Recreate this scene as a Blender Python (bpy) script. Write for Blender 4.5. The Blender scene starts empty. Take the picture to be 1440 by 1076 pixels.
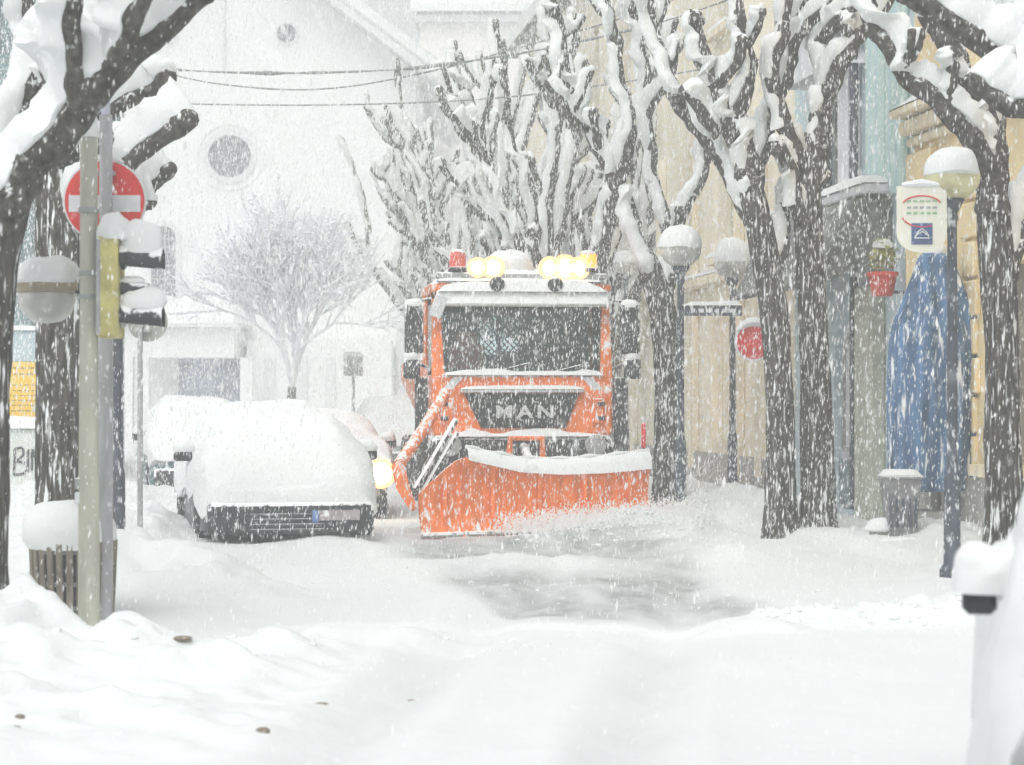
import bpy, bmesh, math, random
import numpy as np
from mathutils import Vector, Matrix

S = bpy.context.scene
R = math.radians
FPX, CX, HY, EYE = 3000.0, 720.0, 560.0, 1.6       # focal length in photo pixels, principal column, horizon row, eye height

# ------------------------------------------------------------------ camera
cam = bpy.data.cameras.new('camera')
cam.sensor_width = 36.0
cam.lens = FPX / 1440.0 * 36.0
cam.shift_y = (HY - 538.0) / 1440.0
cam.clip_start, cam.clip_end = 0.1, 1000.0
camo = bpy.data.objects.new('camera', cam)
S.collection.objects.link(camo)
camo.location = (0, 0, EYE)
camo.rotation_euler = (R(90), 0, 0)
cam.dof.use_dof = True; cam.dof.focus_distance = 26.0; cam.dof.aperture_fstop = 3.2
S.camera = camo

# ------------------------------------------------------------------ sky, sun, exposure
SUN_EL, SUN_AZ = 58.0, 200.0
w = bpy.data.worlds.new('World'); S.world = w; w.use_nodes = True
wn, wl = w.node_tree.nodes, w.node_tree.links
sky = wn.new('ShaderNodeTexSky'); sky.sky_type = 'NISHITA'; sky.sun_disc = False
sky.sun_elevation = R(SUN_EL); sky.sun_rotation = R(SUN_AZ); sky.dust_density = 6.0; sky.air_density = 1.0
hs = wn.new('ShaderNodeHueSaturation'); hs.inputs['Saturation'].default_value = 0.16   # overcast: the blue is gone
bg = wn['Background']; bg.inputs['Strength'].default_value = 0.15
wl.new(sky.outputs['Color'], hs.inputs['Color']); wl.new(hs.outputs['Color'], bg.inputs['Color'])
sl = bpy.data.lights.new('sun', 'SUN'); sl.energy = 0.5; sl.angle = R(60); sl.color = (1.0, 0.975, 0.94)
so = bpy.data.objects.new('sun', sl); S.collection.objects.link(so)
so.rotation_euler = Vector((math.sin(R(SUN_AZ)) * math.cos(R(SUN_EL)), math.cos(R(SUN_AZ)) * math.cos(R(SUN_EL)), math.sin(R(SUN_EL)))).to_track_quat('Z', 'Y').to_euler()
vs = S.view_settings
vs.view_transform = 'Standard'; vs.look = 'None'; vs.gamma = 1.0; vs.use_curve_mapping = False
vs.exposure = 0.32
cy = S.cycles
cy.use_denoising = True
cy.max_bounces = 6; cy.diffuse_bounces = 4; cy.glossy_bounces = 2; cy.transmission_bounces = 3; cy.volume_bounces = 3; cy.transparent_max_bounces = 8
cy.caustics_reflective = False; cy.caustics_refractive = False
S.render.film_transparent = False

# ------------------------------------------------------------------ numbers
rng = np.random.default_rng(7)
random.seed(7)

def at(px, py, Y):
    return np.array([(px - CX) * Y / FPX, Y, EYE + (HY - py) * Y / FPX])

def _h(ix, iy, iz, s):
    v = (ix * 374761393 + iy * 668265263 + iz * 1274126177 + s * 974711) & 0xffffffff
    v = ((v ^ (v >> 13)) * 1274126177) & 0xffffffff
    return ((v ^ (v >> 16)) & 0xffff) / 32767.5 - 1.0

def vnoise(P, seed=0):
    P = np.asarray(P, float)
    i = np.floor(P).astype(np.int64); f = P - i; f = f * f * (3 - 2 * f)
    o = 0
    for dx in (0, 1):
        wx = f[..., 0] if dx else 1 - f[..., 0]
        for dy in (0, 1):
            wy = f[..., 1] if dy else 1 - f[..., 1]
            for dz in (0, 1):
                wz = f[..., 2] if dz else 1 - f[..., 2]
                o = o + wx * wy * wz * _h(i[..., 0] + dx, i[..., 1] + dy, i[..., 2] + dz, seed)
    return o

def fbm(P, octv=3, seed=0):
    P = np.asarray(P, float); a, t, n = 1.0, 0, 0
    for k in range(octv):
        t = t + a * vnoise(P * 2 ** k, seed + k); n += a; a *= .5
    return t / n

def sst(a, b, x):
    t = np.clip((x - a) / (b - a), 0, 1); return t * t * (3 - 2 * t)

# ------------------------------------------------------------------ the snowy ground as a height function
def gauss(x, y, cx, cy_, sx, sy, rot=0.0):
    c, s = math.cos(rot), math.sin(rot)
    u = (x - cx) * c + (y - cy_) * s; v = -(x - cx) * s + (y - cy_) * c
    return np.exp(-(u / sx) ** 2 - (v / sy) ** 2)

BL, BR = np.array([-1.02, 24.3]), np.array([1.72, 25.9])          # plough blade, its two ends on the road

def slush(x, y):
    """scraped, grey part of the road, 0..1"""
    n = fbm(np.stack([x * .9, y * .5, 0 * x], -1), 3, 5)
    n2 = fbm(np.stack([x * 3, y * 1.2, 0 * x], -1), 2, 9)
    c = np.interp(y, [16, 18, 22, 25], [1.05, .6, .4, .3]) + .3 * n      # swings right as it comes nearer
    hw = np.interp(y, [16, 18, 22, 25], [.85, 1.2, 1.6, 1.5])
    band = sst(1.15, .7, np.abs(x - c) / hw) * sst(25.8, 24.2, y) * sst(15.2, 16.4, y)
    mid = gauss(x, y, .15, 20.8, 1.0, .75, .2)                      # an island of loose snow left in the middle
    ruts = sum(np.exp(-((x - (o + .12 * (y - 9) + .1 * n)) / .22) ** 2) for o in (-.9, .45)) * sst(14.4, 13.2, y) * .22
    return np.clip(band * (1 - .92 * mid) * (.8 + .5 * n2) + ruts, 0, 1)

def ground(x, y):
    x = np.asarray(x, float); y = np.asarray(y, float)
    p = np.stack([x, y, 0 * x], -1)
    n1 = fbm(p * .45, 3, 1); n2 = fbm(p * 1.7, 3, 2); n3 = fbm(p * 5.5, 2, 3)
    h = .05 * n1 + .018 * n2
    rough = .15 + 0 * x
    def mound(cx, cy_, sx, sy, hh, rot=0.0, lump=.55):
        nonlocal h, rough
        g = gauss(x, y, cx, cy_, sx, sy, rot)
        h = h + hh * g * (1 + lump * n2 + lump * .45 * n3); rough = rough + g
    mound(-3.35, 12.0, .9, .8, .36); mound(-2.2, 12.7, .7, .5, .17, -.3); mound(-1.55, 13.2, .5, .4, .13)
    mound(-4.4, 12.0, 1.1, 1.1, .30); mound(-2.95, 12.75, .34, .4, .20, 0, .8); mound(-1.9, 12.2, .5, .3, .12, -.3, .9)
    mound(-3.1, 17.4, .9, .7, .30); mound(-2.35, 17.0, .7, .6, .17); mound(-4.3, 18.5, 1.2, 1.4, .30)
    mound(-1.05, 14.0, .75, .3, .10, .1, .8); mound(-2.0, 10.6, .9, .5, .08); mound(-2.7, 9.6, .8, .5, .12)
    mound(-5.2, 24.5, 1.6, 2.2, .32); mound(-4.2, 23.2, .6, .7, .12); mound(-6.3, 31, 1.8, 4, .3)
    mound(2.6, 15.1, .9, .28, .13, -.06, .9); mound(3.3, 15.4, .6, .4, .17, 0, .9); mound(1.75, 14.7, .5, .22, .07, 0, .9)
    mound(3.6, 23.0, .6, 1.0, .06); mound(4.6, 22.6, .4, 1.0, .22); mound(3.0, 28.5, .55, 2.2, .30, .13); mound(2.3, 26.9, .5, .8, .24)
    mound(2.7, 34, .5, 3.5, .25, .13); mound(4.1, 19.0, .6, .8, .15)
    # windrow thrown up in front of and beside the blade
    mound(.75, 24.75, .6, .25, .16, .55, .9); mound(1.5, 25.3, .6, .3, .26, .5, .9); mound(2.05, 25.75, .4, .4, .24, .3, .9)
    mound(.15, 20.9, .9, .55, .10, .2, .6); mound(-1.9, 23.6, .6, .8, .10)
    mound(2.0, 22.6, .5, 1.6, .10, .2, .8)
    # ridge the crossing traffic left across the junction
    h = h + .042 * np.exp(-((y - 14.95 - .12 * n1) / .12) ** 2) * sst(-2.0, -1.2, x) * sst(2.2, 1.2, x)
    h = h - .025 * np.exp(-((y - 15.4 - .12 * n1) / .22) ** 2) * sst(-2.4, -1.4, x) * sst(2.4, 1.2, x)
    # shallow wheel ruts in the near road
    for o in (-.9, .45):
        d = x - (o + .12 * (y - 9) + .1 * n1)
        h = h - .06 * np.exp(-(d / .2) ** 2) + .03 * np.exp(-((np.abs(d) - .36) / .12) ** 2) * sst(14.4, 13.4, y)
    bank = sst(-.6, -1.6, x) * sst(9.2, 10.5, y) * sst(14.6, 13.6, y)
    h = h + bank * (.10 * np.clip(fbm(p * 2.6, 2, 41) + .1, 0, 1) + .03 * n3)
    h = h + .012 * n3 * np.clip(rough, 0, 1) - .05 * slush(x, y)
    # pavements stand a kerb higher
    kr = x - (3.15 - .2 * (y - 24.4)); kl = -x - (3.95 + .2 * (y - 24.4))
    h = h + .10 * sst(-.15, .15, kr) * sst(20, 21.5, y) * sst(70, 45, y) + .08 * sst(-.15, .25, kl) * sst(21, 23, y) * sst(70, 45, y)
    far = sst(120, 60, np.hypot(x, y))
    return h * far

def gz(x, y):
    return float(ground(np.array([x]), np.array([y]))[0])

# ------------------------------------------------------------------ materials
def mat(name, col, rough=.6, var=.25, scale=8.0, bump=.15, metal=0.0, up=0.0, plaster=0.0, stretch=(1, 1, 1), spec=.3, coat=0.0, pscale=9.0):
    m = bpy.data.materials.new(name); m.use_nodes = True
    nt = m.node_tree; n, l = nt.nodes, nt.links
    b = n['Principled BSDF']
    tc = n.new('ShaderNodeTexCoord'); mp = n.new('ShaderNodeMapping'); mp.inputs['Scale'].default_value = stretch
    l.new(tc.outputs['Object'], mp.inputs['Vector'])
    tx = n.new('ShaderNodeTexNoise'); tx.inputs['Scale'].default_value = scale; tx.inputs['Detail'].default_value = 6
    l.new(mp.outputs['Vector'], tx.inputs['Vector'])
    cr = n.new('ShaderNodeValToRGB'); e = cr.color_ramp.elements
    e[0].position, e[1].position = .3, .7
    e[0].color = (*[c * (1 - var) for c in col], 1); e[1].color = (*[min(1, c * (1 + var)) for c in col], 1)
    l.new(tx.outputs['Fac'], cr.inputs['Fac'])
    out = cr.outputs['Color']; rsock = None
    if up or plaster:
        geo = n.new('ShaderNodeNewGeometry'); sx = n.new('ShaderNodeSeparateXYZ'); l.new(geo.outputs['Normal'], sx.inputs[0])
        t2 = n.new('ShaderNodeTexNoise'); t2.inputs['Scale'].default_value = pscale; t2.inputs['Detail'].default_value = 4
        l.new(mp.outputs['Vector'], t2.inputs['Vector'])
        a = n.new('ShaderNodeMath'); a.operation = 'MULTIPLY_ADD'; a.inputs[1].default_value = up; a.inputs[2].default_value = plaster
        l.new(sx.outputs['Z'], a.inputs[0])
        c = n.new('ShaderNodeMath'); c.operation = 'ADD'; l.new(a.outputs[0], c.inputs[0]); l.new(t2.outputs['Fac'], c.inputs[1])
        mr = n.new('ShaderNodeMapRange'); mr.interpolation_type = 'SMOOTHSTEP'
        mr.inputs['From Min'].default_value = .72; mr.inputs['From Max'].default_value = .86
        l.new(c.outputs[0], mr.inputs['Value'])
        mx = n.new('ShaderNodeMix'); mx.data_type = 'RGBA'
        l.new(mr.outputs['Result'], mx.inputs['Factor']); l.new(out, mx.inputs['A']); mx.inputs['B'].default_value = (.82, .84, .85, 1)
        out = mx.outputs['Result']
    l.new(out, b.inputs['Base Color'])
    b.inputs['Roughness'].default_value = rough; b.inputs['Metallic'].default_value = metal
    b.inputs['Specular IOR Level'].default_value = spec; b.inputs['Coat Weight'].default_value = coat
    if bump:
        bp = n.new('ShaderNodeBump'); bp.inputs['Strength'].default_value = bump; bp.inputs['Distance'].default_value = .03
        l.new(tx.outputs['Fac'], bp.inputs['Height']); l.new(bp.outputs['Normal'], b.inputs['Normal'])
    return m

def emit(name, col, strength):
    m = bpy.data.materials.new(name); m.use_nodes = True
    b = m.node_tree.nodes['Principled BSDF']
    b.inputs['Base Color'].default_value = (*col, 1); b.inputs['Emission Color'].default_value = (*col, 1); b.inputs['Emission Strength'].default_value = strength
    return m

def glass(name, tint, gloss=.25):
    m = bpy.data.materials.new(name); m.use_nodes = True
    n, l = m.node_tree.nodes, m.node_tree.links
    n.remove(n['Principled BSDF'])
    t = n.new('ShaderNodeBsdfTransparent'); t.inputs['Color'].default_value = (*tint, 1)
    g = n.new('ShaderNodeBsdfGlossy'); g.inputs['Roughness'].default_value = .12; g.inputs['Color'].default_value = (.8, .85, .85, 1)
    fr = n.new('ShaderNodeFresnel'); fr.inputs['IOR'].default_value = 1.5
    mx = n.new('ShaderNodeMixShader'); l.new(fr.outputs[0], mx.inputs[0]); l.new(t.outputs[0], mx.inputs[1]); l.new(g.outputs[0], mx.inputs[2])
    l.new(mx.outputs[0], n['Material Output'].inputs['Surface'])
    return m

def snow_mat(name, col, flake=False, mask=False):
    m = bpy.data.materials.new(name); m.use_nodes = True
    n, l = m.node_tree.nodes, m.node_tree.links
    b = n['Principled BSDF']; b.inputs['Roughness'].default_value = .75; b.inputs['Specular IOR Level'].default_value = .15
    b.inputs['Base Color'].default_value = (*col, 1)
    tc = n.new('ShaderNodeTexCoord')
    t1 = n.new('ShaderNodeTexNoise'); t1.inputs['Scale'].default_value = 14; t1.inputs['Detail'].default_value = 8; t1.inputs['Roughness'].default_value = .65
    l.new(tc.outputs['Object'], t1.inputs['Vector'])
    bp = n.new('ShaderNodeBump'); bp.inputs['Strength'].default_value = .35; bp.inputs['Distance'].default_value = .03
    l.new(t1.outputs['Fac'], bp.inputs['Height']); l.new(bp.outputs['Normal'], b.inputs['Normal'])
    if mask:
        at_ = n.new('ShaderNodeAttribute'); at_.attribute_name = 'slush'
        t2 = n.new('ShaderNodeTexNoise'); t2.inputs['Scale'].default_value = 2.2; t2.inputs['Detail'].default_value = 7; t2.inputs['Roughness'].default_value = .7
        mp = n.new('ShaderNodeMapping'); mp.inputs['Scale'].default_value = (1.6, .7, 1); mp.inputs['Rotation'].default_value = (0, 0, .5)
        l.new(tc.outputs['Object'], mp.inputs['Vector']); l.new(mp.outputs['Vector'], t2.inputs['Vector'])
        mu = n.new('ShaderNodeMath'); mu.operation = 'MULTIPLY_ADD'; mu.inputs[1].default_value = 1.7; mu.inputs[2].default_value = -.2
        l.new(t2.outputs['Fac'], mu.inputs[0])
        m2 = n.new('ShaderNodeMath'); m2.operation = 'MULTIPLY'; m2.use_clamp = True
        l.new(at_.outputs['Fac'], m2.inputs[0]); l.new(mu.outputs[0], m2.inputs[1])
        mx = n.new('ShaderNodeMix'); mx.data_type = 'RGBA'
        mx.inputs['A'].default_value = (*col, 1); mx.inputs['B'].default_value = (.21, .235, .235, 1)
        l.new(m2.outputs[0], mx.inputs['Factor']); l.new(mx.outputs['Result'], b.inputs['Base Color'])
    if flake:
        n.remove(b); df = n.new('ShaderNodeBsdfDiffuse'); df.inputs['Color'].default_value = (.97, .98, .98, 1)
        tr = n.new('ShaderNodeBsdfTranslucent'); tr.inputs['Color'].default_value = (.97, .98, .98, 1)
        ms = n.new('ShaderNodeMixShader'); ms.inputs[0].default_value = .5
        l.new(df.outputs[0], ms.inputs[1]); l.new(tr.outputs[0], ms.inputs[2]); l.new(ms.outputs[0], n['Material Output'].inputs['Surface'])
    return m

SNOW = snow_mat('snow', (.735, .755, .755))
FROSTSNOW = snow_mat('frost_snow', (.90, .90, .945))
GSNOW = snow_mat('ground_snow', (.675, .70, .70), mask=True)
FLAKE = snow_mat('snowflake', (.95, .965, .965), flake=True)
DIRTY = snow_mat('dirty_snow', (.60, .59, .55))
BARK = mat('bark', (.055, .050, .043), .95, .85, 8, 1.0, stretch=(3.2, 3.2, .45), up=.16, plaster=.175, pscale=9)
LIMB = mat('limb_bark', (.06, .055, .048), .95, .8, 14, 1.0, up=.2, plaster=.13, pscale=16)
FROST = mat('frosted_twig', (.90, .90, .96), .8, .05, 6, .2, up=.3, plaster=.1)
ORANGE = mat('orange_paint', (.86, .19, .03), .45, .28, 3, .08, up=.35, plaster=.12, pscale=5, coat=.25)
PLOW = mat('plough_paint', (.84, .195, .035), .55, .22, 5, .2, up=.22, plaster=.12, stretch=(2, 2, .6), pscale=9)
BLACKP = mat('black_plastic', (.035, .038, .042), .55, .4, 10, .1, up=.45, plaster=.10, pscale=12)
DARK = mat('dark_interior', (.03, .035, .036), .8, .3, 6, 0)
GREYM = mat('grey_metal', (.32, .33, .33), .5, .2, 10, .08, up=.5, plaster=.10)
CHROME = mat('chrome', (.7, .72, .73), .25, .05, 8, 0, metal=.8, up=.5, plaster=.1)
POLE = mat('pole_paint', (.42, .42, .35), .55, .18, 6, .12, plaster=.06, stretch=(2, 2, .4))
POLE2 = mat('pole_galvanised', (.36, .36, .37), .55, .25, 6, .12, plaster=.10, stretch=(2, 2, .4))
LPOST = mat('lamp_post_iron', (.06, .075, .095), .5, .35, 12, .15, plaster=.14, stretch=(1.5, 1.5, .5), pscale=10)
SIGBOX = mat('signal_yellow', (.46, .42, .16), .55, .25, 8, .12, plaster=.05)
GLOBE = mat('lamp_globe', (.55, .52, .30), .3, .3, 5, .05, plaster=.06, spec=.5)
GLOBEG = mat('lamp_globe_grey', (.50, .50, .47), .3, .25, 5, .05, plaster=.10, spec=.5)
RED = mat('sign_red', (.62, .045, .04), .45, .15, 6, .03, plaster=.07)
WHITEP = mat('white_paint', (.78, .79, .78), .5, .06, 6, .03)
SIGNGREY = mat('sign_white', (.62, .64, .66), .5, .1, 6, .03)
WOODS = mat('bin_slat_wood', (.20, .18, .135), .8, .5, 7, .5, stretch=(3, 3, .5), plaster=.08)
CHURCH = mat('church_render', (.78, .795, .79), .9, .05, 1.3, .08)
CHURCHT = mat('church_trim', (.66, .67, .68), .9, .06, 2, .05)
WPANE = mat('church_pane', (.18, .18, .23), .35, .3, 3, 0)
PORCH = mat('porch_mural', (.27, .31, .42), .7, .5, 1.5, .05)
PALE = mat('pale_house_render', (.80, .77, .76), .9, .06, .8, .05)
TEAL = mat('teal_house', (.13, .21, .22), .8, .35, 2.0, .1, plaster=.06)
OCHRE = mat('ochre_render', (.80, .65, .38), .9, .16, 1.6, .15, plaster=.05, pscale=2.5)
BEIGE = mat('beige_render', (.84, .77, .60), .9, .14, 1.4, .15, plaster=.06, stretch=(1, 1, .4), pscale=4)
BEIGE2 = mat('beige_shutter', (.76, .67, .49), .85, .2, 3, .2, plaster=.07, stretch=(2, 2, .3))
PLINTH = mat('grey_plinth', (.36, .35, .32), .9, .2, 3, .3, plaster=.12)
ICEBLUE = mat('pale_blue_render', (.52, .64, .68), .8, .08, 2, .08)
BLUSH = mat('pale_green_shutter', (.50, .66, .62), .7, .1, 3, .08)
SLATE = mat('slate_awning', (.17, .175, .17), .8, .45, 7, .3, plaster=.14, pscale=12)
WDOOR = mat('white_door', (.64, .65, .68), .6, .12, 4, .08, plaster=.08)
SHOPG = mat('green_post', (.42, .44, .36), .7, .2, 5, .1, plaster=.12)
BLUE = mat('blue_canvas', (.065, .135, .25), .8, .6, 4, .5, stretch=(2.5, 2.5, .3), plaster=.15, pscale=7)
SHOPW = mat('dim_window', (.20, .20, .17), .3, .6, 4, 0)
YELLOW = mat('poster_yellow', (.85, .56, .05), .6, .08, 3, .02)
INK = mat('ink', (.05, .05, .06), .7, .2, 8, 0)
TYRE = mat('tyre', (.022, .023, .025), .85, .3, 12, .3, plaster=.12)
CARD = mat('car_dark', (.06, .065, .075), .5, .35, 8, .08, up=.4, plaster=.11, pscale=7, coat=.3)
CART = mat('car_teal', (.06, .14, .15), .4, .2, 6, .05, up=.4, plaster=.12, pscale=6, coat=.4)
CARG = mat('car_silver', (.40, .42, .43), .4, .1, 6, .05, up=.4, plaster=.12, coat=.4)
CGLASS = mat('car_glass', (.10, .16, .17), .2, .3, 5, 0, up=.5, plaster=.12, spec=.6)
PLATE = mat('number_plate', (.34, .30, .31), .5, .25, 12, .05, plaster=.13)
BLUEB = mat('plate_blue', (.12, .22, .46), .5, .2, 8, .03)
WIRE = mat('wire', (.24, .25, .25), .8, .2, 5, 0)
STONE = mat('dirt_stone', (.17, .14, .10), .95, .5, 12, .6, up=.12)
LEAF = mat('evergreen_leaf', (.34, .36, .10), .7, .4, 6, .1, up=.15, plaster=.04)
POTRED = mat('red_pot', (.58, .06, .04), .6, .2, 6, .05, plaster=.08)
SIGNBLUE = mat('sign_blue', (.07, .11, .22), .5, .2, 6, .03)
SIGNGRN = mat('sign_green', (.30, .45, .28), .6, .2, 6, .03)
RUBBER = mat('plough_rubber', (.72, .75, .74), .7, .15, 6, .1, up=.3, plaster=.30)
SEAT = mat('red_seat', (.50, .16, .13), .9, .2, 6, .1)
LAMPW = emit('lamp_lit', (1.0, .80, .45), 7)
HALO = emit('lamp_halo_inner', (1.0, .74, .34), 1.7)  # this and the next two: lamp glow painted as emissive rings
HALO2 = emit('lamp_halo_mid', (1.0, .62, .22), 1.1)
HALO3 = emit('lamp_halo_outer', (1.0, .66, .30), .7)
HEADL = emit('headlight_lit', (1.0, .78, .40), 26)
BEACON = emit('beacon_lit', (1.0, .27, .04), 1.7)
BEACONR = mat('beacon_red', (.62, .10, .06), .35, .15, 6, 0, plaster=.06)
WGLASS = glass('windscreen', (.78, .88, .88))
KERBY = mat('kerb_yellow', (.62, .52, .20), .9, .2, 5, .1, plaster=.12)

# ------------------------------------------------------------------ mesh builder
def link(name, me, m, parent=None, smooth=True):
    o = bpy.data.objects.new(name, me); S.collection.objects.link(o)
    if m is not None: me.materials.append(m)
    if smooth:
        me.polygons.foreach_set('use_smooth', np.ones(len(me.polygons), bool)); me.set_sharp_from_angle(angle=R(42))
    if parent is not None: o.parent = parent
    return o

class MB:
    def __init__(s): s.v, s.f, s.n = [], [], 0
    def add(s, V, F):
        V = np.asarray(V, float).reshape(-1, 3); s.v.append(V)
        s.f += [tuple(int(i) + s.n for i in f) for f in F]; s.n += len(V); return s
    def box(s, c, d, rz=0, bevel=0, rx=0, ry=0):
        c = np.array(c, float); x, y, z = [q / 2 for q in d]
        b = min(bevel, x * .45, y * .45, z * .45)
        if b > 0:
            V = []; idx = {}
            for sx in (-1, 1):
                for sy in (-1, 1):
                    for sz in (-1, 1):
                        for a in range(3):
                            q = [x, y, z]; q = [q[i] - (b if i != a else 0) for i in range(3)]
                            idx[(sx, sy, sz, a)] = len(V); V.append((sx * q[0], sy * q[1], sz * q[2]))
            F = []
            for a, (i, j) in ((0, (1, 2)), (1, (2, 0)), (2, (0, 1))):
                for sg in (-1, 1):
                    cyc = [(-1, -1), (1, -1), (1, 1), (-1, 1)]
                    if sg < 0: cyc = cyc[::-1]
                    q = []
                    for (p, r) in cyc:
                        k = [0, 0, 0]; k[a], k[i], k[j] = sg, p, r; q.append(idx[(*k, a)])
                    F.append(q)
            for a, (i, j) in ((0, (1, 2)), (1, (2, 0)), (2, (0, 1))):
                for p in (-1, 1):
                    for r in (-1, 1):
                        k0, k1 = [0, 0, 0], [0, 0, 0]
                        k0[a], k0[i], k0[j] = -1, p, r; k1[a], k1[i], k1[j] = 1, p, r
                        F.append((idx[(*k0, i)], idx[(*k1, i)], idx[(*k1, j)], idx[(*k0, j)]))
            for sx in (-1, 1):
                for sy in (-1, 1):
                    for sz in (-1, 1): F.append([idx[(sx, sy, sz, a)] for a in range(3)])
        else:
            V = [(sx * x, sy * y, sz * z) for sx in (-1, 1) for sy in (-1, 1) for sz in (-1, 1)]
            F = [(0, 1, 3, 2), (4, 6, 7, 5), (0, 4, 5, 1), (2, 3, 7, 6), (0, 2, 6, 4), (1, 5, 7, 3)]
        M = (Matrix.Rotation(rz, 3, 'Z') @ Matrix.Rotation(ry, 3, 'Y') @ Matrix.Rotation(rx, 3, 'X'))
        V = np.array(V) @ np.array(M).T + c
        return s.add(V, F)
    def rings(s, rings, closed=True, cap=True):
        n = len(rings[0]); F = []
        for i in range(len(rings) - 1):
            for j in range(n if closed else n - 1):
                k = (j + 1) % n
                F.append((i * n + j, i * n + k, (i + 1) * n + k, (i + 1) * n + j))
        if cap and closed:
            F.append(tuple(range(n - 1, -1, -1))); F.append(tuple(range((len(rings) - 1) * n, len(rings) * n)))
        return s.add(np.concatenate(rings), F)
    def tube(s, P, r, n=10, noise=0, seed=0, cap=True, freq=6.0):
        P = np.asarray(P, float); r = np.broadcast_to(np.asarray(r, float), (len(P),))
        T = np.gradient(P, axis=0); T /= np.linalg.norm(T, axis=1)[:, None] + 1e-9
        a = np.array([1., 0, 0]) if abs(T[0][0]) < .8 else np.array([0, 1., 0])
        rings = []; th = np.arange(n) / n * 2 * math.pi
        for p, t, rr in zip(P, T, r):
            a = a - t * a.dot(t); a /= np.linalg.norm(a) + 1e-9; b = np.cross(t, a)
            D = np.cos(th)[:, None] * a + np.sin(th)[:, None] * b
            q = p + D * rr
            if noise: q = p + D * (rr * (1 + noise * fbm(q * freq, 2, seed)))[:, None]
            rings.append(q)
        return s.rings(rings, cap=cap)
    def cyl(s, a, b, r, r2=None, n=14):
        return s.tube([a, b], [r, r if r2 is None else r2], n)
    def lathe(s, prof, c=(0, 0, 0), n=20, axis='z', noise=0, seed=0):
        th = np.arange(n) / n * 2 * math.pi; rings = []
        for (r, z) in prof:
            q = np.stack([np.cos(th) * r, np.sin(th) * r, 0 * th + z], -1)
            if axis == 'y': q = np.stack([q[:, 0], -q[:, 2], q[:, 1]], -1)
            if axis == 'x': q = np.stack([q[:, 2], q[:, 0], q[:, 1]], -1)
            q = q + np.array(c)
            if noise: q = q + noise * r * fbm(q * 7, 2, seed)[:, None]
            rings.append(q)
        return s.rings(rings)
    def dome(s, c, rx, ry, h, low=.25, seed=0, noise=.12, n=22, m=9, pw=2.4):
        """snow cap: flat-bottomed rounded lump"""
        c = np.array(c, float); rings = []
        th = np.arange(n) / n * 2 * math.pi
        for i in range(m + 1):
            a = i / m * math.pi / 2
            k = max(math.cos(a) ** (2 / pw), 1e-3); z = math.sin(a) ** (2 / pw) * h
            if i == 0: rings.append(c + np.stack([np.cos(th) * rx * .93, np.sin(th) * ry * .93, 0 * th - low * h], -1))
            q = np.stack([np.cos(th) * rx * k, np.sin(th) * ry * k, 0 * th + z], -1) + c
            d = fbm(q * (1.0 / max(rx, .15)), 3, seed)[:, None]
            rings.append(q + (q - c) * d * noise * 1.6 + np.array([0, 0, 1]) * d * noise * h)
        return s.rings(rings)
    def slab(s, x0, x1, y0, y1, z, th, seed=0, nx=14, ny=8, c=(0, 0, 0), rz=0, lump=.35):
        """snow lying on a flat top"""
        u = np.linspace(-1, 1, nx); v = np.linspace(-1, 1, ny); U, V = np.meshgrid(u, v, indexing='ij')
        X = x0 + (U + 1) / 2 * (x1 - x0); Y = y0 + (V + 1) / 2 * (y1 - y0)
        e = (1 - np.abs(U) ** 6) * (1 - np.abs(V) ** 6)
        P = np.stack([X, Y, 0 * X], -1) + np.array(c)
        Z = z + th * np.sqrt(np.clip(e, 0, 1)) * (1 + lump * fbm(P * 3, 3, seed)) + .004
        cs, sn = math.cos(rz), math.sin(rz)
        T = np.stack([X * cs - Y * sn + c[0], X * sn + Y * cs + c[1], Z + c[2]], -1).reshape(-1, 3)
        F = [(i * ny + j, (i + 1) * ny + j, (i + 1) * ny + j + 1, i * ny + j + 1) for i in range(nx - 1) for j in range(ny - 1)]
        B = T.copy(); B[:, 2] = z + c[2] - .01
        s.add(T, F); base = [(f[0], f[3], f[2], f[1]) for f in F]
        return s.add(B, base)
    def prism(s, poly, y0, y1, axes='xz'):
        n = len(poly); mk = (lambda p, y: (p[0], y, p[1])) if axes == 'xz' else ((lambda p, y: (y, p[0], p[1])) if axes == 'yz' else (lambda p, y: (p[0], p[1], y)))
        V = [mk(p, y0) for p in poly] + [mk(p, y1) for p in poly]
        F = [tuple(range(n)), tuple(range(2 * n - 1, n - 1, -1))] + [(i, i + n, (i + 1) % n + n, (i + 1) % n) for i in range(n)]
        return s.add(V, F)
    def build(s, name, m, parent=None, smooth=True, off=None):
        V = np.concatenate(s.v)
        if off is not None: V = V - np.array(off, float)
        me = bpy.data.meshes.new(name); me.from_pydata(V.tolist(), [], s.f); me.update()
        bm = bmesh.new(); bm.from_mesh(me); bmesh.ops.recalc_face_normals(bm, faces=bm.faces); bm.to_mesh(me); bm.free()
        return link(name, me, m, parent, smooth)

def spline(P, n=6):
    """Catmull-Rom through rows of any width"""
    P = np.asarray(P, float); Q = np.vstack([2 * P[0] - P[1], P, 2 * P[-1] - P[-2]]); out = []
    for i in range(1, len(Q) - 2):
        for t in np.linspace(0, 1, n, endpoint=False):
            a, b, c, d = Q[i - 1:i + 3]
            out.append(.5 * (2 * b + (c - a) * t + (2 * a - 5 * b + 4 * c - d) * t * t + (3 * b - a - 3 * c + d) * t ** 3))
    out.append(Q[-2]); return np.array(out)

def tag(o, label=None, cat=None, group=None, kind=None):
    if label: o['label'] = label
    if cat: o['category'] = cat
    if group: o['group'] = group
    if kind: o['kind'] = kind
    return o

def thing(name, loc, label, cat, group=None, rz=0.0):
    o = bpy.data.objects.new(name, None); S.collection.objects.link(o)
    o.location = tuple(loc); o.rotation_euler = (0, 0, rz); o.empty_display_size = .2
    return tag(o, label, cat, group)

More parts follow.
